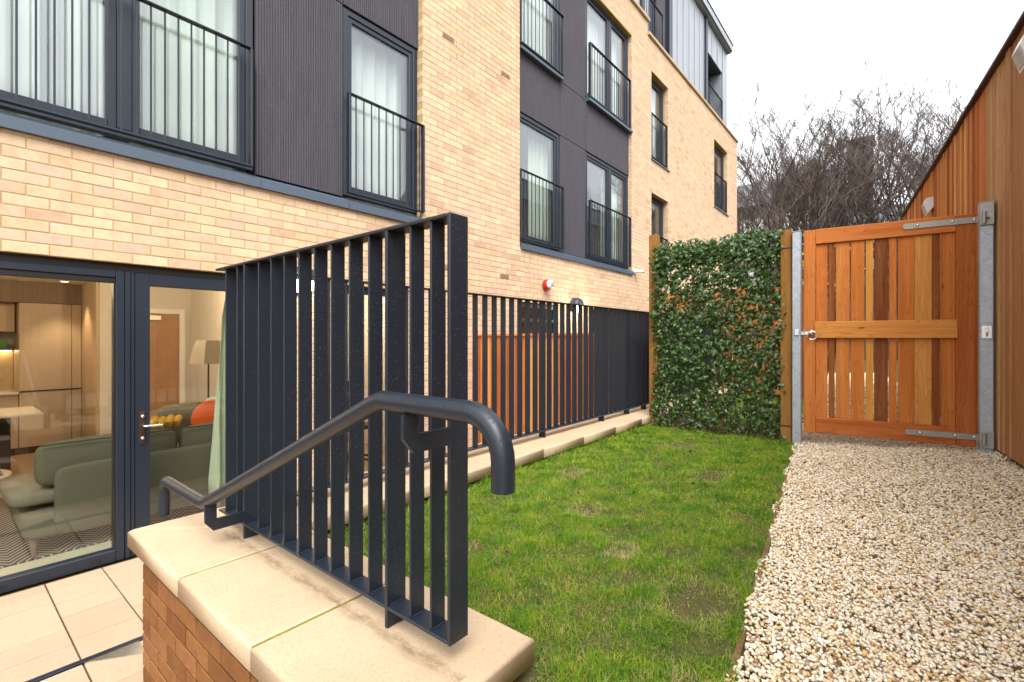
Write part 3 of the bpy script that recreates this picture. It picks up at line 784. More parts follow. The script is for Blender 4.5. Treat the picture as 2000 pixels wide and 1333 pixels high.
# head trim above
MB().box(-2.2, 1.85, GY + .02, GY + .12, .50, .556).build('head_trim', 'black_metal', bld)
fx = big_frame(-2.2, .925, BZ, .498, .05, GY, .085)
fx = fx.build('window', 'frame_paint', bld)
MB().box(-2.15, .875, GY + .012, GY + .07, .408, .447, .004).box(.862, .875, GY + .012, GY + .07, BZ + .085, .408).build('glazing_bead', 'black_metal', fx)
MB().box(-2.15, .862, GY + .04, GY + .058, BZ + .08, .41).build('pane', 'clear_glass', fx)
for x in (.29, .76): MB().box(x - .03, x + .03, GY - .004, GY + .002, BZ + .035, BZ + .05).build('drain_slot', 'black_metal', fx)
# coupled posts between window and door
MB().box(.929, .958, GY - .002, GY + .08, BZ, .498, .003).box(.961, .985, GY + .004, GY + .08, BZ, .498, .003).build('door_post', 'frame_paint', bld)
dl = big_frame(.988, 1.84, BZ + .004, .498, .092, GY + .008, .11).build('glazed_door', 'frame_paint', bld)
MB().box(1.076, 1.752, GY + .044, GY + .062, BZ + .108, .41).build('pane', 'clear_glass', dl)
MB().box(1.012, 1.046, GY - .004, GY + .009, -.80, -.555, .003).build('handle_plate', 'bronze_plate', dl)
MB().tube([(1.03, GY, -.655), (1.03, GY - .055, -.655), (1.045, GY - .06, -.655), (1.14, GY - .06, -.66)], .0085, 10).lathe([(0, -.008), (.011, -.008), (.011, 0)], (1.03, GY - .004, -.585), 'y', 14).lathe([(0, -.008), (.011, -.008), (.011, 0)], (1.03, GY - .004, -.75), 'y', 14).build('handle', 'bright_steel', dl)
def glazed(x0, x1, mull=None):
    d_ = big_frame(x0, x1, BZ, .545, .07, GY + .01, .09).build('glazed_door', 'frame_paint', bld)
    MB().box(x0 + .066, x1 - .066, GY + .04, GY + .058, BZ + .085, .48).build('pane', 'clear_glass', d_)
    if mull: MB().box(mull - .035, mull + .035, GY + .012, GY + .08, BZ + .09, .475, .003).build('mullion', 'frame_paint', d_)
glazed(2.685, 3.525); glazed(5.625, 6.625); glazed(7.705, 8.895, 8.3)
MB().box(5.65, 6.60, GY - .002, GY + .03, .26, .31, .004).build('transom', 'frame_paint', bld)

# ---- living room behind the big window
RZ = PATIO + .02
def quadbox(name, mat, *b, parent=bld, bv=0): return MB().box(*b, bv).build(name, mat, parent)
quadbox('room_floor', 'oak_floor', -4.5, 2.6, 4.57, 10.2, RZ - .06, RZ)
quadbox('threshold_strip', 'pale_floor', -4.5, 2.6, 4.53, 4.86, RZ - .05, RZ + .006)
quadbox('ceiling', 'ceiling_paint', -4.5, 2.6, 4.56, 10.2, .80, .86)
quadbox('party_wall', 'plaster', 2.58, 2.66, 4.57, 10.2, RZ, .80)
quadbox('party_wall', 'plaster', -4.56, -4.5, 4.57, 10.2, RZ, .80)
quadbox('back_wall', 'plaster', -4.5, 2.6, 10.12, 10.2, RZ, .80)
quadbox('hall_wall', 'plaster', 1.50, 2.58, 8.5, 8.58, RZ, .80)
quadbox('oak_panel', 'kitchen_side', 1.46, 1.497, 8.5, 10.12, RZ, .80)
di = MB().box(1.78, 2.42, 8.455, 8.495, RZ, .37, .003).build('interior_door', 'door_wood', bld)
MB().box(1.72, 1.78, 8.44, 8.5, RZ, .44, .004).box(2.42, 2.49, 8.44, 8.5, RZ, .44, .004).box(1.78, 2.42, 8.44, 8.5, .37, .44, .004).build('door_frame', 'white_paint', di)
MB().box(1.98, 2.18, 8.41, 8.455, .27, .34, .004).build('door_closer', 'bright_steel', di)
kt = thing('fitted_kitchen', 'beige fitted kitchen with tall cupboards and lit splashback seen inside', 'kitchen', (.6, 9.6, RZ))
quadbox('tall_cupboard', 'kitchen_front', .81, 1.345, 9.42, 10.1, RZ + .1, .50, parent=kt, bv=.004)
quadbox('tall_cupboard', 'kitchen_front', 1.35, 1.455, 9.42, 10.1, RZ + .1, .50, parent=kt, bv=.004)
quadbox('cupboard_gap', 'black_metal', .81, 1.455, 9.415, 9.43, -.745, -.725, parent=kt)
quadbox('plinth', 'black_metal', -2, 1.455, 9.47, 10.1, RZ, RZ + .1, parent=kt)
quadbox('bulkhead', 'bulkhead_dark', -2, 1.455, 9.40, 10.1, .505, .80, parent=kt)
quadbox('base_unit', 'kitchen_front', -2, .805, 9.44, 10.1, RZ + .1, -.775, parent=kt, bv=.004)
quadbox('worktop', 'worktop', -2, .805, 9.40, 10.1, -.77, -.735, parent=kt, bv=.004)
quadbox('splashback', 'splash_stone', -2, .805, 10.06, 10.1, -.73, -.17, parent=kt)
quadbox('wall_cupboard', 'kitchen_side', -2, .79, 9.70, 10.1, .10, .50, parent=kt, bv=.004)
quadbox('open_shelf', 'bulkhead_dark', -2, .79, 9.72, 10.1, -.165, -.14, parent=kt)
quadbox('led_strip', 'led_strip', -2, .78, 9.98, 10.02, -.185, -.168, parent=kt)
tag(quadbox('storage_box', 'green_box', .35, .72, 9.74, 9.95, -.139, -.01, parent=None, bv=.01), 'green box on the open kitchen shelf', 'box')
# lit ceiling lamps of the room
for i, (x, y, e) in enumerate(((1.22, 9.05, 26), (.0, 7.6, 18), (1.9, 6.6, 25), (.9, 5.6, 6), (-1.6, 6.6, 18))):
    t_ = thing('downlight', ('round recessed ceiling light over the beige tall cupboards', 'round recessed ceiling light above the dining table', 'round recessed ceiling light near the hall door', 'round recessed ceiling light above the green sofa', 'round recessed ceiling light at the left of the living room')[i], 'ceiling light', (x, y, .80), 'ceiling lights in the living room')
    MB().lathe([(.045, -.004), (.055, -.006), (.06, 0)], (x, y, .799), 'z', 16).build('ring', 'white_paint', t_)
    MB().lathe([(0, -.002), (.045, -.003)], (x, y, .799), 'z', 16).build('lens', 'downlight_glow', t_)
    ld = bpy.data.lights.new('downlight_lamp', 'SPOT' if i == 0 else 'POINT'); ld.energy = e; ld.color = (1, .74, .48); ld.shadow_soft_size = .05
    if i == 0: ld.spot_size = R(80); ld.spot_blend = .6
    lo = bpy.data.objects.new('downlight_lamp', ld); COL.objects.link(lo); lo.parent = t_; lo.location = (0, 0, -.06)
# furniture
sf = thing('sofa', 'green fabric sofa with its back to the large window', 'sofa', (1.4, 5.3, RZ))
def soft(x0, x1, y0, y1, z0, z1, mat, name, parent, bv=.05, lev=2):
    o = MB().box(x0, x1, y0, y1, z0, z1, bv).build(name, mat, parent)
    md = o.modifiers.new('s', 'SUBSURF'); md.levels = lev; md.render_levels = lev
    o.data.polygons.foreach_set('use_smooth', [True] * len(o.data.polygons)); return o
soft(.43, 2.45, 4.86, 5.75, RZ + .12, RZ + .34, 'sofa_fabric', 'seat_base', sf, .02)
soft(.60, 2.45, 4.83, 4.93, RZ + .13, -.95, 'sofa_fabric', 'back_panel', sf, .02)
soft(.36, 1.3, 4.95, 5.78, RZ + .335, RZ + .50, 'sofa_light', 'seat_cushion', sf, .05); soft(1.31, 2.4, 4.95, 5.78, RZ + .335, RZ + .50, 'sofa_light', 'seat_cushion', sf, .05)
soft(.50, 1.42, 4.91, 5.13, RZ + .47, -.775, 'sofa_fabric', 'back_cushion', sf, .06); soft(1.43, 2.38, 4.91, 5.13, RZ + .47, -.775, 'sofa_fabric', 'back_cushion', sf, .06)
MB().tube([(.53, 4.925, -.795), (.9, 4.905, -.79), (1.4, 4.925, -.795)], .005, 6).tube([(1.45, 4.925, -.795), (1.9, 4.905, -.79), (2.36, 4.925, -.795)], .005, 6).build('piping', 'piping', sf)
soft(2.2, 2.5, 4.9, 6.6, RZ + .13, -.86, 'sofa_light', 'arm', sf, .05)
for x, y in ((.5, 4.93), (.5, 5.68), (2.35, 4.93)): MB().tube([(x, y, RZ), (x, y, RZ + .14)], [.014, .028], 10).build('leg', 'bulkhead_dark', sf)
cu = MB().lathe([(0, -.075), (.12, -.06), (.185, -.015), (.19, 0), (.185, .015), (.12, .06), (0, .075)], (0, 0, 0), 'y', 24).build('round_cushion', 'orange_fabric')
cu.location = (1.80, 5.30, -.80); cu.rotation_euler = (R(-14), 0, 0); tag(cu, 'round orange cushion leaning on the green sofa', 'cushion')
cw = soft(-.19, .19, -.06, .06, -.19, .19, 'white_fabric', 'square_cushion', None, .05); cw.location = (1.98, 5.55, -.80); cw.rotation_euler = (R(-14), R(8), 0); tag(cw, 'white square cushion behind the orange cushion', 'cushion')
th = MB()
for k in range(5): th.tube([(1.18 + .06 * k, 5.02 + .01 * k, -.765), (1.22 + .06 * k, 5.12, -.725 + .008 * (k % 2)), (1.2 + .06 * k, 5.22, -.79)], .032, 10)
tag(th.build('throw_blanket', 'mustard_fabric'), 'mustard knitted throw draped over the sofa back', 'blanket')
s2 = thing('armchair', 'pale grey beige armchair facing the sofa inside', 'armchair', (1.95, 6.5, RZ))
soft(1.55, 2.35, 6.2, 6.95, RZ + .12, RZ + .45, 'sofa_light', 'seat', s2, .05); soft(1.62, 2.2, 6.32, 6.56, RZ + .42, -.74, 'sofa_light', 'backrest', s2, .07)
ct = thing('coffee_table', 'pale round coffee table in front of the green sofa', 'table', (.05, 6.0, RZ))
MB().lathe([(0, 0), (.36, 0), (.365, .012), (.36, .025), (0, .025)], (.12, 6.15, RZ + .40), 'z', 32).build('tabletop', 'table_top', ct)
for a in (0, 2.1, 4.2): MB().tube([(.12 + .28 * math.cos(a), 6.15 + .28 * math.sin(a), RZ), (.12 + .2 * math.cos(a), 6.15 + .2 * math.sin(a), RZ + .4)], .014, 8).build('leg', 'black_metal', ct)
mg = MB().lathe([(0, 0), (.034, 0), (.04, .01), (.042, .085), (.038, .085), (.034, .012), (0, .012)], (.17, 5.98, RZ + .425), 'z', 20).tube([(.21, 5.98, RZ + .49), (.237, 5.98, RZ + .485), (.237, 5.98, RZ + .455), (.208, 5.98, RZ + .45)], .006, 8).build('mug', 'white_plastic')
tag(mg, 'cream mug with handle on the coffee table', 'mug')
tag(MB().box(.24, .42, 6.02, 6.26, RZ + .426, RZ + .44, .002).build('magazine', 'purple_paper'), 'dark purple magazine lying on the coffee table', 'magazine')
tag(MB().box(-1.4, 2.2, 4.87, 7.0, RZ + .002, RZ + .014, .003).build('rug', 'rug'), 'dark rug with pale zigzag lines under the sofa', 'rug')
dt = thing('dining_table', 'dining table with pale top and black steel legs', 'table', (.4, 8.3, RZ))
quadbox('tabletop', 'table_top', -.9, .88, 7.9, 8.75, -.905, -.875, parent=dt, bv=.006)
for x, y in ((.52, 8.2), (.61, 8.42), (-.7, 8.2), (-.7, 8.42)): quadbox('leg', 'black_metal', x - .04, x + .04, y - .03, y + .03, RZ, -.905, parent=dt)
dc = thing('dining_chair', 'black dining chair tucked at the pale dining table', 'chair', (.22, 7.75, RZ))
soft(.0, .42, 7.55, 7.97, RZ + .43, RZ + .48, 'black_plastic', 'seat', dc, .02); soft(.0, .42, 7.50, 7.55, RZ + .5, RZ + .83, 'black_plastic', 'backrest', dc, .02)
for x in (.05, .37):
    for y in (7.58, 7.93): MB().tube([(x * 1.15 - .03, y, RZ), (x, y, RZ + .44)], .012, 8).build('leg', 'black_metal', dc)
fl = thing('floor_lamp', 'floor lamp with a tapered beige fabric shade', 'lamp', (2.14, 6.5, RZ))
MB().lathe([(.215, 0), (.13, .28), (.127, .28), (.21, 0)], (2.16, 6.5, -.30), 'z', 6, False).build('lamp_shade', 'shade_fabric', fl)
MB().tube([(2.16, 6.5, RZ), (2.16, 6.5, -.05)], .01, 8).lathe([(0, 0), (.14, 0), (.14, .02), (0, .02)], (2.16, 6.5, RZ), 'z', 20).build('stand', 'black_metal', fl)
# second room: desk chair
quadbox('room_floor', 'oak_floor', 2.66, 4.3, 4.57, 9, RZ - .06, RZ); quadbox('ceiling', 'ceiling_paint', 2.66, 4.3, 4.57, 9, .80, .86); quadbox('party_wall', 'plaster', 4.3, 4.36, 4.57, 9, RZ, .8)
quadbox('back_wall', 'pink_panel', 2.66, 4.3, 7.0, 7.06, RZ, .8)
l2 = bpy.data.lights.new('bedroom_lamp', 'POINT'); l2.energy = 28; l2.color = (1, .8, .62); l2.shadow_soft_size = .08
t_ = thing('ceiling_lamp', 'round white ceiling lamp in the room behind the front fence', 'ceiling light', (3.4, 6.0, .80))
MB().lathe([(0, -.06), (.1, -.05), (.13, 0)], (3.4, 6.0, .80), 'z', 16).build('lens', 'downlight_glow', t_)
lo = bpy.data.objects.new('bedroom_lamp', l2); COL.objects.link(lo); lo.parent = t_; lo.location = (0, 0, -.12)
oc = thing('desk_chair', 'black swivel desk chair behind the glazed door', 'chair', (3.45, 5.4, RZ))
soft(3.2, 3.7, 5.2, 5.65, RZ + .45, RZ + .53, 'black_plastic', 'seat', oc, .03); soft(3.22, 3.68, 5.66, 5.72, RZ + .6, RZ + 1.05, 'black_plastic', 'backrest', oc, .025)
MB().tube([(3.45, 5.43, RZ + .1), (3.45, 5.43, RZ + .46)], .022, 10).build('column', 'black_metal', oc)
for k in range(5):
    a = k * 2 * math.pi / 5; MB().tube([(3.45, 5.43, RZ + .11), (3.45 + .28 * math.cos(a), 5.43 + .28 * math.sin(a), RZ + .07)], .016, 8).lathe([(0, -.015), (.028, -.012), (.028, .012), (0, .015)], (3.45 + .28 * math.cos(a), 5.43 + .28 * math.sin(a), RZ + .03), 'y', 12).build('caster_leg', 'black_metal', oc)
# rooms behind the doors further along
for a, b in ((5.2, 7.0), (7.4, 9.2)):
    quadbox('room_floor', 'oak_floor', a, b, 4.57, 8, RZ - .06, RZ); quadbox('ceiling', 'ceiling_paint', a, b, 4.57, 8, .80, .86); quadbox('back_wall', 'plaster', a, b, 8, 8.06, RZ, .8)
    quadbox('party_wall', 'plaster', a - .05, a, 4.57, 8, RZ, .8); quadbox('party_wall', 'plaster', b, b + .05, 4.57, 8, RZ, .8)

# ---- curtains
def curtain(x0, x1, z0, z1, y, amp, wl, mat, label, ph=0, flare=0):
    n = max(12, int((x1 - x0) / wl * 10)); vs = []; fs = []; H = 6
    for j in range(H + 1):
        t = j / H
        for i in range(n + 1):
            u = i / n; x = x0 + (x1 - x0) * u
            x = x0 + (x - x0) if not flare else (x0 + (x1 - x0) * u) - flare * (1 - u) * (1 - t) + flare * .6 * (1 - u) * t ** 3
            a_ = amp * (1.25 - .45 * t) * (math.sin(2 * math.pi * (x - x0) / wl + ph) + .35 * math.sin(2 * math.pi * (x - x0) / wl * 2.3 + 1.3 + ph))
            vs.append((x, y + a_, z0 + (z1 - z0) * t))
    for j in range(H):
        for i in range(n): fs.append((j * (n + 1) + i, j * (n + 1) + i + 1, (j + 1) * (n + 1) + i + 1, (j + 1) * (n + 1) + i))
    o = MB().add(vs, fs, True).build('curtain', mat)
    md = o.modifiers.new('t', 'SOLIDIFY'); md.thickness = .004
    return tag(o, label, 'curtain', 'curtains behind the windows')
curtain(1.66, 2.0, RZ + .01, .56, 4.70, .03, .10, 'curtain_green', 'pale green curtain at the right of the glazed patio door', 0, .1)
curtain(-2.1, .50, 1.48, 3.5, 4.72, .035, .19, 'curtain_white', 'wide white curtain in the left pane of the upper left window')
curtain(1.02, 1.80, 1.48, 3.5, 4.72, .03, .16, 'curtain_pale', 'pale green curtain in the narrow pane beside the ribbed panel', .7)
curtain(.50, .86, 1.48, 3.5, 4.78, .03, .14, 'curtain_white', 'white curtain edge beside the dark mullion of the upper left window', .4)
curtain(2.78, 3.68, 1.48, 3.5, 4.72, .03, .17, 'curtain_white', 'pale curtain in the single window left of the brick pier', .3)
curtain(6.25, 6.75, 1.48, 3.5, 4.72, .03, .13, 'curtain_pale', 'pale green curtain in the lower window right of the brick pier', .2)
curtain(8.72, 9.38, 1.48, 3.5, 4.72, .03, .13, 'curtain_pale', 'pale green curtain in the lower two pane window', .5)
curtain(5.6, 6.7, 4.45, 6.45, 4.72, .03, .14, 'curtain_white', 'white curtain in the upper window right of the brick pier', .1)
curtain(7.7, 9.38, 4.45, 6.45, 4.72, .03, .14, 'curtain_white', 'white curtain in the upper two pane window', .8)
curtain(11.05, 11.42, 4.1, 6.2, 4.72, .03, .12, 'curtain_white', 'white curtain in the tall window under the parapet', .3)
curtain(-2.1, 1.8, 4.48, 6.45, 4.72, .03, .16, 'curtain_white', 'white curtain in the topmost left window above the picture', .3)
curtain(2.78, 3.68, 4.48, 6.45, 4.72, .03, .16, 'curtain_white', 'white curtain in the topmost window left of the brick pier', .3)

# ---- fittings on the facade
def wall_light(x, z, label):
    t = thing('wall_light', label, 'light', (x, FY, z), 'round wall lights on the brick facade')
    MB().lathe([(0, 0), (.14, 0), (.14, -.03), (.125, -.04), (0, -.04)], (x, FY - .002, z), 'y', 28).build('backplate', 'frame_paint', t)
    MB().lathe([(.138, -.04), (.134, -.085), (.11, -.13), (.06, -.152), (0, -.158)], (x, FY, z), 'y', 20, True, 0, math.pi).build('hood', 'frame_paint', t)
    MB().lathe([(.122, -.04), (.118, -.08), (.095, -.112), (.05, -.128), (0, -.132)], (x, FY, z), 'y', 20, True, math.pi, 2 * math.pi).build('diffuser', 'lamp_glow', t)
    return t
for x_, z_, e_, l_ in ((2.24, .545, 2, 'round hooded wall light seen through the front fence bars'), (7.14, .575, 9, 'round hooded wall light glowing above the far fence')):
    t_ = wall_light(x_, z_, l_)
    ld = bpy.data.lights.new('wall_lamp', 'POINT'); ld.energy = e_; ld.color = (1, .86, .66); ld.shadow_soft_size = .06
    lo = bpy.data.objects.new('wall_lamp', ld); COL.objects.link(lo); lo.parent = t_; lo.location = (0, -.24, -.10)
al = thing('alarm_sounder', 'red alarm sounder with white front on the brick wall', 'alarm', (6.25, FY, .86))
MB().lathe([(.07, 0), (.085, -.01), (.088, -.07), (.075, -.09)], (6.25, FY - .002, .86), 'y', 24).build('body', 'red_plastic', al)
MB().lathe([(.0755, -.0885), (.07, -.12), (.045, -.14), (0, -.145)], (6.25, FY, .86), 'y', 24).build('sounder_face', 'white_plastic', al)
MB().lathe([(.03, -.146), (.03, -.149), (.02, -.149), (.02, -.1475)], (6.25, FY, .86), 'y', 16).build('sounder_ring', 'black_plastic', al)
cc = thing('security_camera', 'white security camera on the brick wall above the ivy post', 'camera', (9.55, FY, 1.43))
MB().lathe([(0, 0), (.06, 0), (.055, -.05), (.02, -.06), (0, -.06)], (9.55, FY - .002, 1.44), 'y', 18).build('bracket', 'white_plastic', cc)
MB().tube([(9.56, FY - .07, 1.44), (9.61, FY - .19, 1.425)], .04, 14).build('housing', 'white_plastic', cc)
MB().tube([(9.611, FY - .192, 1.425), (9.614, FY - .20, 1.424)], .03, 12).build('lens', 'black_plastic', cc)

# ================================================================== low retaining wall with coping
gw = thing('garden_wall', 'low brown brick retaining wall with cream stone coping', 'wall', (.83, 1.7, PATIO))
MB().box(.6085, 1.03, .858, 2.58, -1.7, COPE - .075).box(.63, 9.0, 2.19, 2.59, -1.7, COPE - .075).build('core', 'dark_mortar', gw)
for ya, yb, za, zb in lay(.86, 2.60, PATIO, COPE - .072, COPE - .072, [], xref=2.60):
    brick_obj(gw, 'brown_brick', round(yb - ya, 3), round(zb - za, 3), (.605 + random.uniform(-.0015, .0008), (ya + yb) / 2, (za + zb) / 2), -math.pi / 2)
for xa, xb, za, zb in lay(.605, 1.04, PATIO, COPE - .072, COPE - .072, [], xref=.605):
    brick_obj(gw, 'brown_brick', round(xb - xa, 3), round(zb - za, 3), ((xa + xb) / 2, .852, (za + zb) / 2), 0)
def coping(poly, z0, z1, name='coping_stone', r=.013):
    """polygon slab with a rounded upper arris"""
    n = len(poly); cx = sum(p[0] for p in poly) / n; cy = sum(p[1] for p in poly) / n
    def inset(d):
        out_ = []
        for i in range(n):
            p0, p1, p2 = Vector(poly[i - 1]), Vector(poly[i]), Vector(poly[(i + 1) % n])
            e1, e2 = (p1 - p0).normalized(), (p2 - p1).normalized(); n1, n2 = Vector((-e1.y, e1.x)), Vector((-e2.y, e2.x))
            k = 1 + n1.dot(n2); out_.append(p1 + (n1 + n2) * (d / k))
        return out_
    prof = [(.004, z0), (0, z0 + .005)] + [(r * (1 - math.cos(a)), z1 - r + r * math.sin(a)) for a in (0, .4, .8, 1.2, math.pi / 2)]
    mm = MB(); vs = []; fs = []
    for d, z in prof: vs += [(p.x, p.y, z) for p in inset(d)]
    for i in range(len(prof) - 1):
        for k in range(n): fs.append((i * n + k, i * n + (k + 1) % n, (i + 1) * n + (k + 1) % n, (i + 1) * n + k))
    mm.add(vs, fs, True); mm.add([vs[(len(prof) - 1) * n + k] for k in range(n)], [tuple(range(n))]); mm.add([vs[k] for k in range(n)], [tuple(range(n))[::-1]])
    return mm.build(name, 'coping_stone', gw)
J = .006
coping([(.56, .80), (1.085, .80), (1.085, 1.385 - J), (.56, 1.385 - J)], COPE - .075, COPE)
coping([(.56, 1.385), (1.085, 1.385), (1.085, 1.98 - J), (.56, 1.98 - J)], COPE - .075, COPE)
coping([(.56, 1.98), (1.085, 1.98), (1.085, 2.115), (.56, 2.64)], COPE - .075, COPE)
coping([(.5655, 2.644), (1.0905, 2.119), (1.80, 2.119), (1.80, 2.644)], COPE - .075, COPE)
x = 1.80
while x < 8.9:
    coping([(x + J, 2.119), (x + .595, 2.119), (x + .595, 2.644), (x + J, 2.644)], COPE - .075, COPE); x += .60
for y in (1.382, 1.977): MB().box(.566, 1.079, y - .0035, y + .0035, COPE - .07, COPE - .0035).build('mossy_joint', 'moss_joint', gw)
xj = 1.803
while xj < 8.9: MB().box(xj - .003, xj + .003, 2.125, 2.638, COPE - .07, COPE - .004).build('mossy_joint', 'mortar', gw); xj += .60

# ================================================================== front fence (along Y) and handrail
FB, FT = -.79, .325
ff = thing('front_fence', 'dark grey flat bar fence on the coping beside the steps', 'fence', (.88, 1.6, COPE))
def plate(x0, x1, y0, y1, z0, z1): return MB().box(x0, x1, y0, y1, z0, z1, .0025)
plate(.845, .912, .905, 2.46, FT - .010, FT).build('top_rail', 'railing_paint', ff)
plate(.845, .912, .905, 2.42, FB, FB + .010).build('bottom_rail', 'railing_paint', ff)
bar50 = mesh_of(MB().box(-.025, .025, -.004, .004, FB + .0105, FT - .0105, .0015), 'bar', 'railing_paint')
post65 = mesh_of(MB().box(-.034, .034, -.006, .006, COPE + .002, FT - .0105, .0015), 'post', 'railing_paint')
endp = mesh_of(MB().box(-.0335, .0335, -.006, .006, FB, FT, .002), 'end_post', 'railing_paint')
piece('end_post', endp, ff, (.8785, .897, 0))
for y in (.975, 1.061, 1.259, 1.365, 1.473, 1.583, 1.693, 1.806, 1.914, 2.026, 2.237, 2.361): piece('bar', bar50, ff, (.878, y, 0))
for y in (1.160, 2.145): piece('post', post65, ff, (.8785, y, 0))
wd_ = MB()
for y in (.975, 1.061, 1.160, 1.259, 1.365, 1.473, 1.583, 1.693, 1.806, 1.914, 2.026): wd_.tube([(.856, y - .005, FB + .011), (.90, y - .005, FB + .011)], .003, 6)
wd_.build('weld_beads', 'railing_paint', ff, 'stuff')
bf = thing('back_fence', 'long dark grey flat bar fence along the lawn side coping', 'fence', (4.0, 2.37, COPE))
plate(.92, 8.5, 2.337, 2.403, FT - .010, FT).build('top_rail', 'railing_paint', bf)
plate(.92, 8.5, 2.337, 2.403, FB, FB + .010).build('bottom_rail', 'railing_paint', bf)
barb = mesh_of(MB().box(-.004, .004, -.025, .025, FB + .0105, FT - .0105, .0015), 'bar', 'railing_paint')
postb = mesh_of(MB().box(-.006, .006, -.032, .032, COPE + .002, FT - .0105, .0015), 'post', 'railing_paint')
PST = [1.245, 2.285, 3.327, 4.367, 4.95, 5.41, 6.45, 7.5]
for x in PST: piece('post', postb, bf, (x, 2.37, 0))
x = 2.495 - .104 * 14
while x < 8.45:
    if x > .99 and min(abs(x - q) for q in PST) > .035: piece('bar', barb, bf, (x, 2.37, 0))
    x += .104
hr = thing('handrail', 'dark grey tubular handrail with turned down ends beside the steps', 'handrail', (.72, 1.6, COPE))
HX = .72; pts = []
pts += [(HX, 2.735, -.845), (HX, 2.735, -.735)]
for k in range(1, 6): a = k * math.pi / 2 / 6; pts.append((HX, 2.735 - .06 * (1 - math.cos(a)), -.735 + .06 * math.sin(a)))
pts += [(HX, 2.675, -.675), (HX, 2.222, -.675), (HX, 2.19, -.668), (HX, 1.03, -.163), (HX, 1.0, -.154), (HX, .70, -.154)]
for k in range(1, 8): a = k * math.pi / 2 / 8; pts.append((HX, .70 - .092 * math.sin(a), -.154 - .092 * (1 - math.cos(a))))
pts += [(HX, .608, -.246), (HX, .608, -.302)]
MB().tube(pts, .0242, 28).build('tube', 'railing_paint', hr)
def bracket(y, zt, zb, nm='bracket'):
    mm = MB(); t = .006; h = .045; w_ = .042
    # upright flat under the tube, mitred into the arm that runs back to the post
    A = [(HX - w_ / 2, zt), (HX + w_ / 2, zt), (HX + w_ / 2, zb + h), (.846, zb + h), (.846, zb), (HX + w_ / 2 - .012, zb), (HX - w_ / 2, zb + h - .008)]
    n = len(A); vs = [(x_, y - t, z_) for x_, z_ in A] + [(x_, y + t, z_) for x_, z_ in A]
    mm.add(vs, [tuple(range(n))[::-1], tuple(range(n, 2 * n))] + [(k, (k + 1) % n, n + (k + 1) % n, n + k) for k in range(n)])
    return mm.build(nm, 'railing_paint', hr)
bracket(.897, -.178, -.272); bracket(2.145, -.66, -.772)

# ================================================================== cedar divider fence in the light well
def ced(i=None):
    pal = ['#b5662f', '#c07a3c', '#a4541f', '#c98a4c', '#8e4420', '#b96e34', '#cf9a5c', '#9a4a22']
    return lin(pal[(random.randrange(8) if i is None else i) % 8])
dv = thing('divider_fence', 'cedar board privacy fence seen through the far fence bars', 'fence', (4.67, 3.5, PATIO))
y = 2.63
while y < 4.37:
    wd = min(random.choice((.07, .09, .11)), 4.385 - y)
    MB().box(4.66 + random.uniform(-.003, .003), 4.685, y + .002, y + wd - .002, PATIO + .05, .03, .003).build('board', 'cedar_upright', dv, col=ced())
    y += wd
MB().box(4.64, 4.71, 2.63, 4.38, .03, .062, .004).build('cap_rail', 'cedar_rail', dv, col=lin('#c9733a'))
MB().box(4.69, 4.74, 2.63, 4.38, PATIO + .2, PATIO + .28).box(4.69, 4.74, 2.63, 4.38, -.3, -.22).build('backing_rail', 'cedar_rail', dv, col=lin('#8e4420'))

# ================================================================== gate, posts
GA, GB_ = Vector((4.964, .662, 0)), Vector((5.100, -.457, 0)); GU = (GB_ - GA).normalized(); GW = (GB_ - GA).length
GROT = math.atan2(GU.y, GU.x) + math.pi / 2                   # local frame: -Y runs along the gate, -X faces the camera
gt = thing('garden_gate', 'tall orange cedar boarded garden gate with strap hinges', 'gate', (GA.x, GA.y, -.83))
GM = Matrix.Translation((GA.x, GA.y, 0)) @ Matrix.Rotation(GROT, 4, 'Z')
def gpart(mb, name, mat, parent=gt, col=None):
    o = mb.build(name, mat, None, col=col); o.matrix_world = GM.copy()
    o.parent = parent
    pm = WM.get(parent.name, GM if parent is not gt else Matrix.Identity(4)); o.matrix_parent_inverse = pm.inverted(); WM.setdefault(o.name, GM.copy()); return o
def gbox(u0, u1, z0, z1, x0, x1, bv=.004): return MB().box(x0, x1, -u1, -u0, z0, z1, bv)
gpart(gbox(0, .088, -.832, .962, -.022, .022), 'stile', 'cedar_upright', col=lin('#c2702e'))
gpart(gbox(1.012, GW, -.832, .962, -.022, .022), 'stile', 'cedar_upright', col=lin('#a9581f'))
gpart(gbox(.0885, 1.0115, .835, .964, -.024, .022), 'top_rail', 'cedar_rail', col=lin('#bd6829'))
gpart(gbox(.08, 1.02, .004, .15, -.034, -.0225), 'middle_rail', 'cedar_rail', col=lin('#d28c42'))
gpart(gbox(.0885, 1.0115, -.83, -.69, -.024, .022), 'bottom_rail', 'cedar_rail', col=lin('#b05c24'))
gcols = ['#c5712f', '#86420f', '#c87a36', '#c4722a', '#d4963f', '#743408', '#c6722c', '#be6c28', '#cb8c44', '#7e3e0e', '#bd6c28']
gu = [(.09, .177), (.185, .229), (.237, .336), (.343, .438), (.447, .497), (.504, .594), (.602, .651), (.660, .762), (.766, .870), (.875, .922), (.930, 1.012)]
for (a, b), c in zip(gu, gcols):
    gpart(gbox(a, b, -.69, .835, -.006 + random.uniform(-.002, .002), .014, .003), 'board', 'cedar_upright', col=lin(c))
gpart(gbox(.09, 1.01, .05, .12, .0145, .05), 'brace', 'cedar_rail', col=lin('#9a4818'))
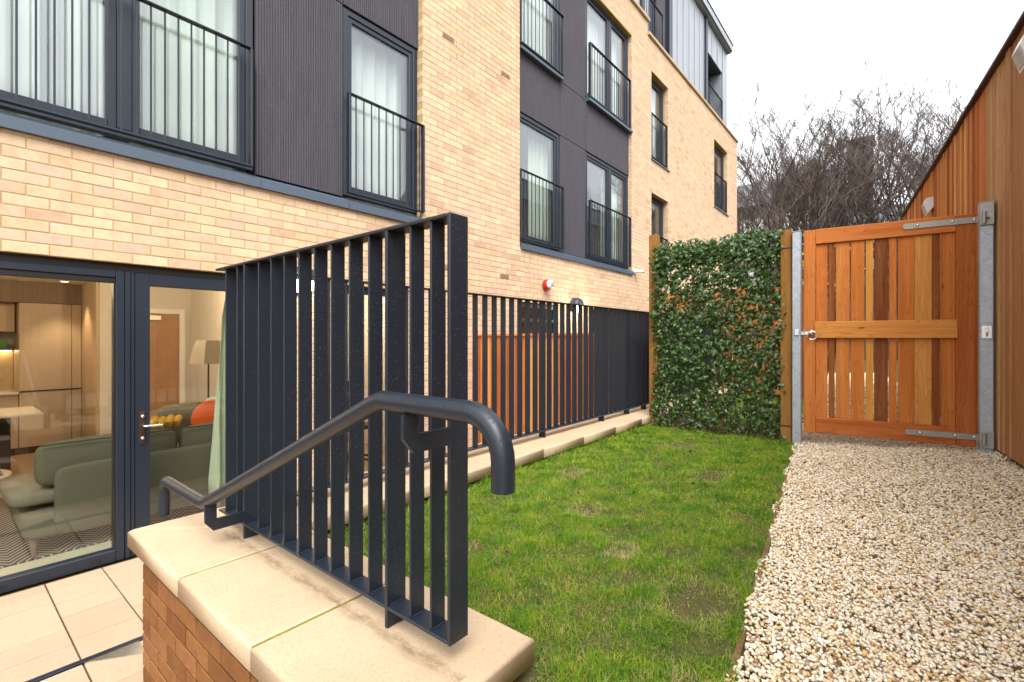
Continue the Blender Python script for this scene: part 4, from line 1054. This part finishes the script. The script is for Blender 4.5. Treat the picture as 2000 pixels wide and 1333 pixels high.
def hinge(u0, u1, z, h, tilt=0):
    mm = MB(); n = 8; pr = [(u0, z - h * .32), (u0 + .012, z - h / 2), (u1, z - h / 2), (u1, z + h / 2), (u0 + .012, z + h / 2), (u0, z + h * .32)]
    vs = [(-.031, -a, b) for a, b in pr] + [(-.0225 - .002, -a, b) for a, b in pr]; k = len(pr)
    mm.add(vs, [tuple(range(k)), tuple(range(k, 2 * k))[::-1]] + [(i, k + i, k + (i + 1) % k, (i + 1) % k) for i in range(k)])
    h_ = gpart(mm, 'strap_hinge', 'hinge_steel')
    b_ = MB()
    for u in (u0 + .09, u0 + .3, u1 - .05): b_.lathe([(0, -.009), (.007, -.006), (.010, 0)], (-.031, -u, z), 'x', 10)
    gpart(b_, 'bolts', 'bright_steel', h_)['kind'] = 'stuff'
hinge(.69, 1.165, .912, .046); hinge(.705, 1.165, -.755, .044)
lt = MB().box(-.030, -.0225, -.075, .035, .035, .062, .002).lathe([(.016, -.004), (.024, -.02), (.018, -.028), (0, -.030)], (-.024, -.058, .052), 'x', 16)
ring = [(-.05, -.062 + .036 * math.cos(a), .028 + .036 * math.sin(a)) for a in [2 * math.pi * k / 20 for k in range(21)]]
lt.tube(ring, .0042, 8, False); lt.tube([(-.03, .0, .046), (-.03, .0, .085)], .008, 8)
gpart(lt, 'ring_latch', 'bright_steel')
def steel_post(x, y, z1, label, w_=.07):
    t = thing('gate_post', label, 'post', (x, y, -.95), 'galvanised gate posts')
    MB().box(x - w_ / 2, x + w_ / 2, y - w_ / 2, y + w_ / 2, -1.05, z1, .006).build('shaft', 'galvanised', t)
    MB().box(x - w_ / 2 - .002, x + w_ / 2 + .002, y - w_ / 2 - .002, y + w_ / 2 + .002, z1, z1 + .006, .002).build('cap', 'galvanised', t)
    return t
p1 = steel_post(4.945, .712, .958, 'galvanised steel gate post with the latch, beside the ivy')
MB().box(4.895, 4.909, .69, .725, .03, .085, .002).build('keep_plate', 'bright_steel', p1)
p2 = steel_post(5.105, -.515, 1.035, 'galvanised steel gate post with the hinges, beside the shed', .08)
MB().box(5.045, 5.060, -.555, -.475, .86, 1.03, .003).build('hinge_plate', 'hinge_steel', p2)
MB().tube([(5.04, -.50, .87), (5.04, -.50, .96)], .014, 10).tube([(5.05, -.52, .915), (4.99, -.52, .915)], .009, 8).build('hinge_pin', 'hinge_steel', p2)
MB().tube([(5.04, -.50, -.80), (5.04, -.50, -.71)], .014, 10).box(5.047, 5.060, -.555, -.475, -.83, -.70, .003).build('hinge_pin', 'hinge_steel', p2)
MB().box(5.052, 5.062, -.545, -.485, .0, .10, .003).tube([(5.05, -.515, .02), (5.035, -.515, .03), (5.035, -.515, .075), (5.05, -.515, .08)], .006, 8).build('hasp', 'bright_steel', p2)

# ================================================================== ivy screen
def tpost(x, y, z1, label):
    t = thing('timber_post', label, 'post', (x, y, -.95), 'timber posts of the ivy screen')
    MB().box(x - .045, x + .045, y - .045, y + .045, -1.05, z1, .005).build('shaft', 'treated_timber', t, col=lin('#8a6128'))
    s_ = MB()
    for z in (-.80, .82): s_.box(x - .048, x + .048, y - .048, y + .048, z, z + .012, .001)
    s_.build('strap', 'wire', t)
tpost(5.06, 2.09, 1.14, 'weathered timber post at the left end of the ivy screen by the dark fence')
tpost(4.99, .80, .99, 'weathered timber post between the ivy screen and the steel latch post')
iv = thing('ivy_screen', 'dense dark green ivy hedge trained on a wire panel', 'hedge', (5.03, 1.45, -.95))
wr = MB()
for k in range(13): yy = .85 + k * .1; wr.tube([(5.05, yy, -.9), (5.05, yy, .95)], .0025, 5)
for k in range(9): zz = -.85 + k * .22; wr.tube([(5.05, .80, zz), (5.05, 2.09, zz)], .0025, 5)
wr.build('wire_panel', 'wire', iv)
sm_ = MB()
for k in range(34):
    y0 = random.uniform(.86, 2.04); p = Vector((5.03 + random.uniform(-.02, .02), y0, -.96)); pts = [p.copy()]
    hh = random.uniform(.5, 1.7)
    for j in range(8): p = p + Vector((random.uniform(-.015, .015), random.uniform(-.05, .05), hh / 8)); pts.append(p.copy())
    sm_.tube(pts, [random.uniform(.004, .009) * (1 - j / 11) for j in range(9)], 5)
sm_.build('stems', 'ivy_stem', iv, 'stuff')
LOBES = [(0, .0), (.22, -.10), (.48, -.06), (.42, .22), (.62, .36), (.34, .50), (.30, .66), (0, 1.0)]
leaf2d = [(x_, y_) for x_, y_ in LOBES] + [(-x_, y_) for x_, y_ in LOBES[-2:0:-1]]
LV = np.array([(0, .32, .10)] + [(x_ * .95, y_, -.10 * abs(x_)) for x_, y_ in leaf2d]); nL = len(LV)
LF = np.array([(0, i, i + 1 if i + 1 < nL else 1) for i in range(1, nL)])
leaf_meshes = []
for q in range(5):
    V_ = LV * (1 + rng.normal(0, .05, LV.shape)) + np.array([0, -.3, 0]); me = bpy.data.meshes.new('leaf'); me.from_pydata([tuple(v) for v in V_], [], [tuple(int(k) for k in f) for f in LF]); me.materials.append(M['ivy_leaf']); leaf_meshes.append(me)
def leaf_frames(n):
    P = np.zeros((n, 3)); y = rng.uniform(.80, 2.08, n); z = rng.uniform(-.93, 1.0, n)
    z = np.where(rng.uniform(0, 1, n) < .12, rng.uniform(.75, 1.04, n), z)
    top = .96 + .07 * np.sin(y * 6.0 + 1) + .10 * np.exp(-((y - 1.72) / .2) ** 2) + .06 * np.exp(-((y - 1.15) / .15) ** 2)
    z = np.minimum(z, top + rng.uniform(-.1, .07, n))
    x = 5.02 + rng.normal(0, .045, n) - .03 * np.sin(y * 9 + z * 5)
    return np.stack([x, y, z], 1)
def leaf_rot(n):
    # leaf normals mostly towards -X and up, leaf tips hanging down
    nrm = np.stack([-1 + rng.normal(0, .45, n), rng.normal(0, .55, n), .45 + rng.normal(0, .5, n)], 1)
    flip = rng.uniform(0, 1, n) < .12; nrm[flip, 0] *= -1
    nrm /= np.linalg.norm(nrm, axis=1)[:, None]
    tip = np.stack([rng.normal(-.2, .3, n), rng.normal(0, .6, n), -1 + rng.normal(0, .35, n)], 1)
    tip -= nrm * (tip * nrm).sum(1)[:, None]; tip /= np.linalg.norm(tip, axis=1)[:, None]
    xa = np.cross(tip, nrm)
    return np.stack([xa, tip, nrm], 2)
def gapmask(P):
    y, z = P[:, 1], P[:, 2]
    g1 = np.sin(y * 17 + 3 * np.sin(z * 4)) * np.sin(z * 13 + 2.5 * np.sin(y * 7)) + .5 * np.sin(y * 31 + z * 23)
    return rng.uniform(0, 1, len(P)) < np.clip(.84 + .40 * g1 - .35 * np.clip(-(z + .62) * 3, 0, 1), .10, 1)
P = leaf_frames(13500); P = P[gapmask(P)]; n = len(P); Rm = leaf_rot(n); S = rng.uniform(.018, .044, n) * (1 + .5 * (rng.uniform(0, 1, n) < .1))
score = S / P[:, 0] - .0 * P[:, 0]; order = np.argsort(P[:, 0] - S * 3)
near_leaf = set(order[:290].tolist()); rest = np.array([i for i in range(n) if i not in near_leaf])
V_ = np.einsum('nij,kj->nki', Rm[rest], LV + np.array([0, -.3, 0])) * S[rest][:, None, None] + P[rest][:, None, :]
F_ = (LF[None] + (np.arange(len(rest)) * nL)[:, None, None]).reshape(-1, 3)
np_obj('ivy_foliage', V_.reshape(-1, 3), F_, 'ivy_leaf', iv, 'stuff')
for i in near_leaf:
    o = bpy.data.objects.new('leaf', random.choice(leaf_meshes)); link(o, iv)
    mt = Matrix([list(Rm[i][k]) + [0] for k in range(3)] + [[0, 0, 0, 1]]); mt = Matrix.Translation(P[i].tolist()) @ mt @ Matrix.Scale(float(S[i]), 4)
    o.matrix_basis = mt
# dead leaves and low growth at the foot of the hedge
n = 300; P = np.stack([5.0 + rng.normal(0, .06, n), rng.uniform(.82, 2.05, n), -.93 + np.abs(rng.normal(0, .04, n))], 1)
P[260:] = np.stack([rng.uniform(1.2, 4.9, 40), rng.uniform(.75, 2.1, 40), LAWN + .014 + rng.uniform(0, .006, 40)], 1)
V_ = np.einsum('nij,kj->nki', rot_mats(n), LV) * rng.uniform(.015, .03, n)[:, None, None] + P[:, None, :]
M['dead_leaf'] = simple('dead_leaf', (.13, .08, .045), .9, noise=.4)
np_obj('fallen_leaves', V_.reshape(-1, 3), (LF[None] + (np.arange(n) * nL)[:, None, None]).reshape(-1, 3), 'dead_leaf', kind='stuff')

# ================================================================== timber shed on the right
sh = thing('timber_shed', 'cedar clad shed with vertical boards along the gravel path', 'shed', (6.5, -.6, -.95))
SA = math.atan(.0981)
SM = Matrix.Translation((5.15, -.56, 0)) @ Matrix.Rotation(SA, 4, 'Z')
def spart(mb, name, mat, col=None):
    o = mb.build(name, mat, None, col=col); o.parent = sh; o.matrix_world = SM.copy(); o.matrix_parent_inverse = Matrix.Translation(sh.location).inverted(); o.matrix_basis = SM.copy(); return o
ST_, SB_ = 2.03, -.835
spal = ['#b48864', '#bc926c', '#a87a54', '#c0966e', '#b0825c', '#9e7250', '#c49c6e', '#b6885e', '#c8a27c', '#b28056']
fpal = ['#cc7a34', '#ba6224', '#d69248', '#9c4a1c', '#c87230', '#e0a864', '#b05a24', '#ce8440']
s = -5.6
while s < 5.1:
    wd = random.choice((.052, .07, .07, .09, .11, .13)); c = lin(random.choice(fpal if s > .12 else spal))
    dp = random.uniform(-.007, .006)
    mm = MB().box(s + .0045, s + wd - .0045, -.022, dp, SB_, ST_ - .002, .006)
    spart(mm, 'board', 'cedar_upright', c); s += wd
spart(MB().box(-5.6, 5.1, -.10, -.0225, SB_ + .02, ST_), 'backing', 'dark_gap')
spart(MB().box(-5.6, 5.1, -2.6, -.101, -1.1, ST_), 'shed_body', 'dark_gap')
spart(MB().box(-5.65, 5.15, -2.7, .035, ST_, ST_ + .028, .004), 'roof_edge', 'roof_edge')
spart(MB().box(-5.65, 5.15, -2.68, .0, ST_ + .029, ST_ + .05, .004), 'roof_sheet', 'slate')
def flood(s_, z, label):
    t = thing('bulkhead_light', label, 'light', tuple(SM @ Vector((s_, .0, z))), 'white lights on the shed wall')
    mm = MB(); vs = []
    for x_ in (s_ - .08, s_ + .08): vs += [(x_, .004, z + .09), (x_, .07, z + .085), (x_, .095, z + .02), (x_, .06, z - .10), (x_, .004, z - .03)]
    mm.add(vs, [(0, 1, 2, 3, 4), (9, 8, 7, 6, 5), (0, 5, 6, 1), (1, 6, 7, 2), (2, 7, 8, 3), (3, 8, 9, 4), (4, 9, 5, 0)])
    mm.v = [tuple(SM @ Vector(v)) for v in mm.v]; mm.build('housing', 'white_plastic', t)
    l_ = MB(); vs = []
    for x_ in (s_ - .065, s_ + .065): vs += [(x_, .091, z + .005), (x_, .099, z + .006), (x_, .068, z - .085), (x_, .060, z - .086)]
    l_.add([tuple(SM @ Vector(v)) for v in vs], [(0, 1, 2, 3), (7, 6, 5, 4), (1, 5, 6, 2), (0, 4, 5, 1), (2, 6, 7, 3)]); l_.build('lens', 'galvanised', t)
flood(2.50, 1.60, 'white wall light on the shed above the gate'); flood(-.93, 1.75, 'white wall light high on the shed at the picture edge')

# ================================================================== beyond the hedge
fb_ = thing('boundary_fence', 'orange slatted timber fence behind the ivy hedge', 'fence', (8.6, 1.8, LAWN))
y = .9
while y < 3.6:
    wd = random.choice((.09, .12)); MB().box(8.6, 8.625, y + .006, y + wd - .006, LAWN, .84, .003).build('board', 'cedar_upright', fb_, col=lin(random.choice(('#a4602a', '#8e4a1e', '#b06c34', '#7e4218')))); y += wd
for z in (-.6, .0, .6): MB().box(8.626, 8.67, .9, 3.6, z, z + .08, .003).build('rail', 'cedar_rail', fb_, col=lin('#9a4818'))

# ---- bare trees
def gen_tree(seed, H, spread, stems):
    rd = random.Random(seed); big, twig = MB(), MB()
    def branch(p, d, L, r, lev):
        n = 5 if lev < 2 else (4 if lev == 2 else 3); pts = [p.copy()]; dirs = []; q = p.copy(); dd = d.copy()
        for k in range(n):
            dd = (dd + Vector((rd.gauss(0, .12), rd.gauss(0, .12), rd.gauss(.03, .08) + (.10 if lev > 0 else .02)))).normalized()
            q = q + dd * (L / n); pts.append(q.copy()); dirs.append(dd.copy())
        rs = [max(r * (1 - .75 * k / n), .0045) for k in range(n + 1)]
        (big if lev < 2 else twig).tube(pts, rs, (7, 5, 4, 3, 3)[lev], False, lev < 2)
        if lev >= 4: return
        cnt = (0, 11, 7, 7)[lev] if lev < 4 else 0
        for c in range(cnt):
            t = rd.uniform(.28, 1.0) ** .75; i = min(int(t * n), n - 1); f = t * n - i
            base = pts[i].lerp(pts[i + 1], f); ax = dirs[i].orthogonal().normalized(); ax.rotate(Matrix.Rotation(rd.uniform(0, 6.283), 3, dirs[i]))
            ang = rd.uniform(.35, .85); nd = (dirs[i] * math.cos(ang) + ax * math.sin(ang)); nd.z = nd.z * .85 + .22; nd.normalize()
            branch(base, nd, L * rd.uniform(.3, .52) * (1.15 - .4 * t), r * (.5 - .2 * t) * rd.uniform(.8, 1.1), lev + 1)
    for s_ in range(stems):
        a = rd.uniform(0, 6.283); p = Vector((rd.gauss(0, .12) * stems, rd.gauss(0, .12) * stems, 0))
        hT = rd.uniform(.22, .38) * H; d = Vector((math.cos(a) * .12 * stems / 3, math.sin(a) * .12 * stems / 3, 1)).normalized()
        pts = [p.copy()]; q = p.copy()
        for k in range(5): d = (d + Vector((rd.gauss(0, .07), rd.gauss(0, .07), .04))).normalized(); q = q + d * hT / 5; pts.append(q.copy())
        r0 = H * .0115; big.tube(pts, [r0 * (1 - .07 * k) for k in range(6)], 8, False)
        for b in range(rd.choice((3, 4, 4))):
            a = rd.uniform(0, 6.283); nd = Vector((math.cos(a) * spread, math.sin(a) * spread, 1)).normalized()
            branch(pts[rd.choice((3, 4, 5))] if b else q, nd, (H - hT) * rd.uniform(.86, 1.0), r0 * .52, 1)
    top = max(v[2] for v in twig.v)
    for b_ in (big, twig): b_.v = [(x_, y_, z_ / top) for x_, y_, z_ in b_.v]      # unit height, scaled per tree
    return mesh_of(big, 'trunk', 'bark'), mesh_of(twig, 'crown', 'twig_bark')
TREES = [gen_tree(3, 11.2, .5, 1), gen_tree(17, 11.0, .46, 2), gen_tree(21, 10.2, .45, 2)]
for i, (px, D, v, rz, yt, lab) in enumerate((
        (1492, 20, 0, 0, 225, 'slender bare tree nearest the brick corner of the apartment block'), (1538, 22, 1, 1.1, 165, 'bare forked tree second from the brick corner'),
        (1598, 20, 0, 2.3, 160, 'bare tree with pale trunk left of the dark chimney'), (1648, 23, 2, .5, 185, 'bare tree growing just left of the chimney'),
        (1700, 21, 1, 3.0, 178, 'thick multi stemmed bare tree in front of the chimney'), (1748, 22, 2, 4.1, 178, 'bare tree right of the chimney above the gate'),
        (1795, 20, 1, 5.2, 175, 'bare twiggy tree above the gate top by the shed light'), (1842, 23, 0, 1.7, 185, 'bare tree rising behind the shed roof edge'), (1448, 27, 2, 2.0, 290, 'faint bare tree half hidden by the brick corner'), (1772, 25, 2, 1.3, 180, 'bare tree in the back row above the middle of the gate'), (1885, 25, 1, .4, 215, 'bare tree mostly hidden behind the shed roof'))):
    r_ = (px - 1000) / 930; X, Y = D * (CT + r_ * ST), D * (ST - r_ * CT)
    t = thing('bare_tree', lab, 'tree', (X, Y, LAWN - .05), 'bare trees beyond the garden')
    t.rotation_euler = (0, 0, rz); ht = (662 - yt) / 930 * D + 1.0; t.scale = (ht / 9.3, ht / 9.3, ht)
    for me, nm in zip(TREES[v], ('trunk', 'crown')):
        o = bpy.data.objects.new(nm, me); COL.objects.link(o); o.parent = t
def shrub(x, y, z, r, h, n, mat, label):
    t = thing('shrub', label, 'shrub', (x, y, LAWN), 'shrubs behind the ivy hedge')
    p = rng.normal(0, 1, (n, 3)); p /= np.linalg.norm(p, axis=1)[:, None]; p *= rng.uniform(.3, 1, n)[:, None] ** .5
    P_ = np.stack([x + p[:, 0] * r, y + p[:, 1] * r, z + p[:, 2] * h], 1)
    V_ = np.einsum('nij,kj->nki', rot_mats(n), LV) * rng.uniform(.04, .08, n)[:, None, None] + P_[:, None, :]
    np_obj('foliage', V_.reshape(-1, 3), (LF[None] + (np.arange(n) * nL)[:, None, None]).reshape(-1, 3), mat, t, 'stuff')
    s_ = MB()
    for k in range(9): s_.tube([(x + random.uniform(-.1, .1), y + random.uniform(-.1, .1), LAWN), (x + random.uniform(-.8, .8) * r, y + random.uniform(-.8, .8) * r, z + random.uniform(-.2, .8) * h)], [.018, .006], 5)
    s_.build('stems', 'bark', t)
shrub(9.6, 1.05, 1.15, .5, .72, 260, 'shrub_leaf', 'yellow green shrub showing above the right half of the ivy')
shrub(10.6, 2.2, 1.2, .5, .75, 220, 'shrub_leaf', 'yellow green shrub showing above the middle of the ivy')

# ---- stone tenement and chimney beyond the trees
tn = thing('stone_tenement', 'dark stone tenement with slate roof behind the bare trees', 'building', (36, 6, LAWN))
mm = MB(); mm.box(34, 44, 3.2, 22, LAWN, 8.6); mm.build('wall', 'dark_stone', tn)
mm = MB(); vs = [(33.7, 3.0, 8.6), (33.7, 22.3, 8.6), (39, 3.0, 11.6), (39, 22.3, 11.6), (44.3, 3.0, 8.6), (44.3, 22.3, 8.6)]
mm.add(vs, [(0, 2, 3, 1), (2, 4, 5, 3), (0, 4, 2), (1, 3, 5), (0, 1, 5, 4)]); mm.build('roof', 'slate', tn)
for k in range(7):
    for z in (2.4, 5.9):
        y_ = 4.4 + k * 2.5; wf = MB().box(33.93, 34.02, y_ - .12, y_ + 1.22, z - .12, z + 1.92).build('window', 'white_paint', tn)
        MB().box(33.9, 33.99, y_, y_ + .52, z, z + .85).box(33.9, 33.99, y_ + .58, y_ + 1.1, z, z + .85).box(33.9, 33.99, y_, y_ + .52, z + .92, z + 1.8).box(33.9, 33.99, y_ + .58, y_ + 1.1, z + .92, z + 1.8).build('pane', 'glass', wf)
ch_ = thing('chimney_tower', 'tall dark stone chimney stack behind the bare trees', 'chimney', (40, .9, LAWN))
MB().box(39.3, 40.9, 1.35, 2.7, LAWN, 13.1).build('shaft', 'chimney_stone', ch_); MB().box(39.2, 41.0, 1.25, 2.8, 13.1, 13.4, .03).build('cap', 'chimney_stone', ch_)
g2 = thing('stone_cottage', 'low dark stone house with slate roof behind the dense trees', 'building', (36, -3, LAWN))
MB().box(36, 44, -14, 3.0, LAWN, 6.6).build('wall', 'dark_stone', g2)
mm = MB(); vs = [(35.7, -14.2, 6.6), (35.7, 2.95, 6.6), (40, -14.2, 8.8), (40, 2.95, 8.8), (44.3, -14.2, 6.6), (44.3, 2.95, 6.6)]
mm.add(vs, [(0, 2, 3, 1), (2, 4, 5, 3), (0, 4, 2), (1, 3, 5), (0, 1, 5, 4)]); mm.build('roof', 'slate', g2)
for y_ in (-9, -5.5, -2.2, 1.0):
    wf = MB().box(35.93, 36.02, y_ - .1, y_ + 1.3, 4.2, 6.2).build('window', 'white_paint', g2); MB().box(35.9, 35.99, y_, y_ + 1.2, 4.3, 5.2).box(35.9, 35.99, y_, y_ + 1.2, 5.26, 6.1).build('pane', 'glass', wf)
# the house across the way that the windows mirror
hx = thing('mirrored_house', 'grey stone house across the way that shows reflected in the windows', 'building', (34, -16, LAWN))
MB().box(24, 52, -22, -13, LAWN, 10.5).build('wall', 'dark_stone', hx)
mm = MB(); vs = [(23.7, -12.7, 10.5), (52.3, -12.7, 10.5), (23.7, -17.5, 14.6), (52.3, -17.5, 14.6), (23.7, -22.3, 10.5), (52.3, -22.3, 10.5)]
mm.add(vs, [(0, 1, 3, 2), (2, 3, 5, 4), (0, 2, 4), (1, 5, 3), (0, 4, 5, 1)]); mm.build('roof', 'slate', hx)
cq = MB().box(28, 31, -17.8, -16.6, 13.4, 16.6); cq.build('chimney', 'chimney_stone', hx)
cp = MB()
for k in range(5): cp.lathe([(.2, 0), (.16, .7), (.2, .75)], (28.4 + k * .55, -17.2, 16.6), 'z', 10)
cp.build('chimney_pot', 'chimney_stone', hx)
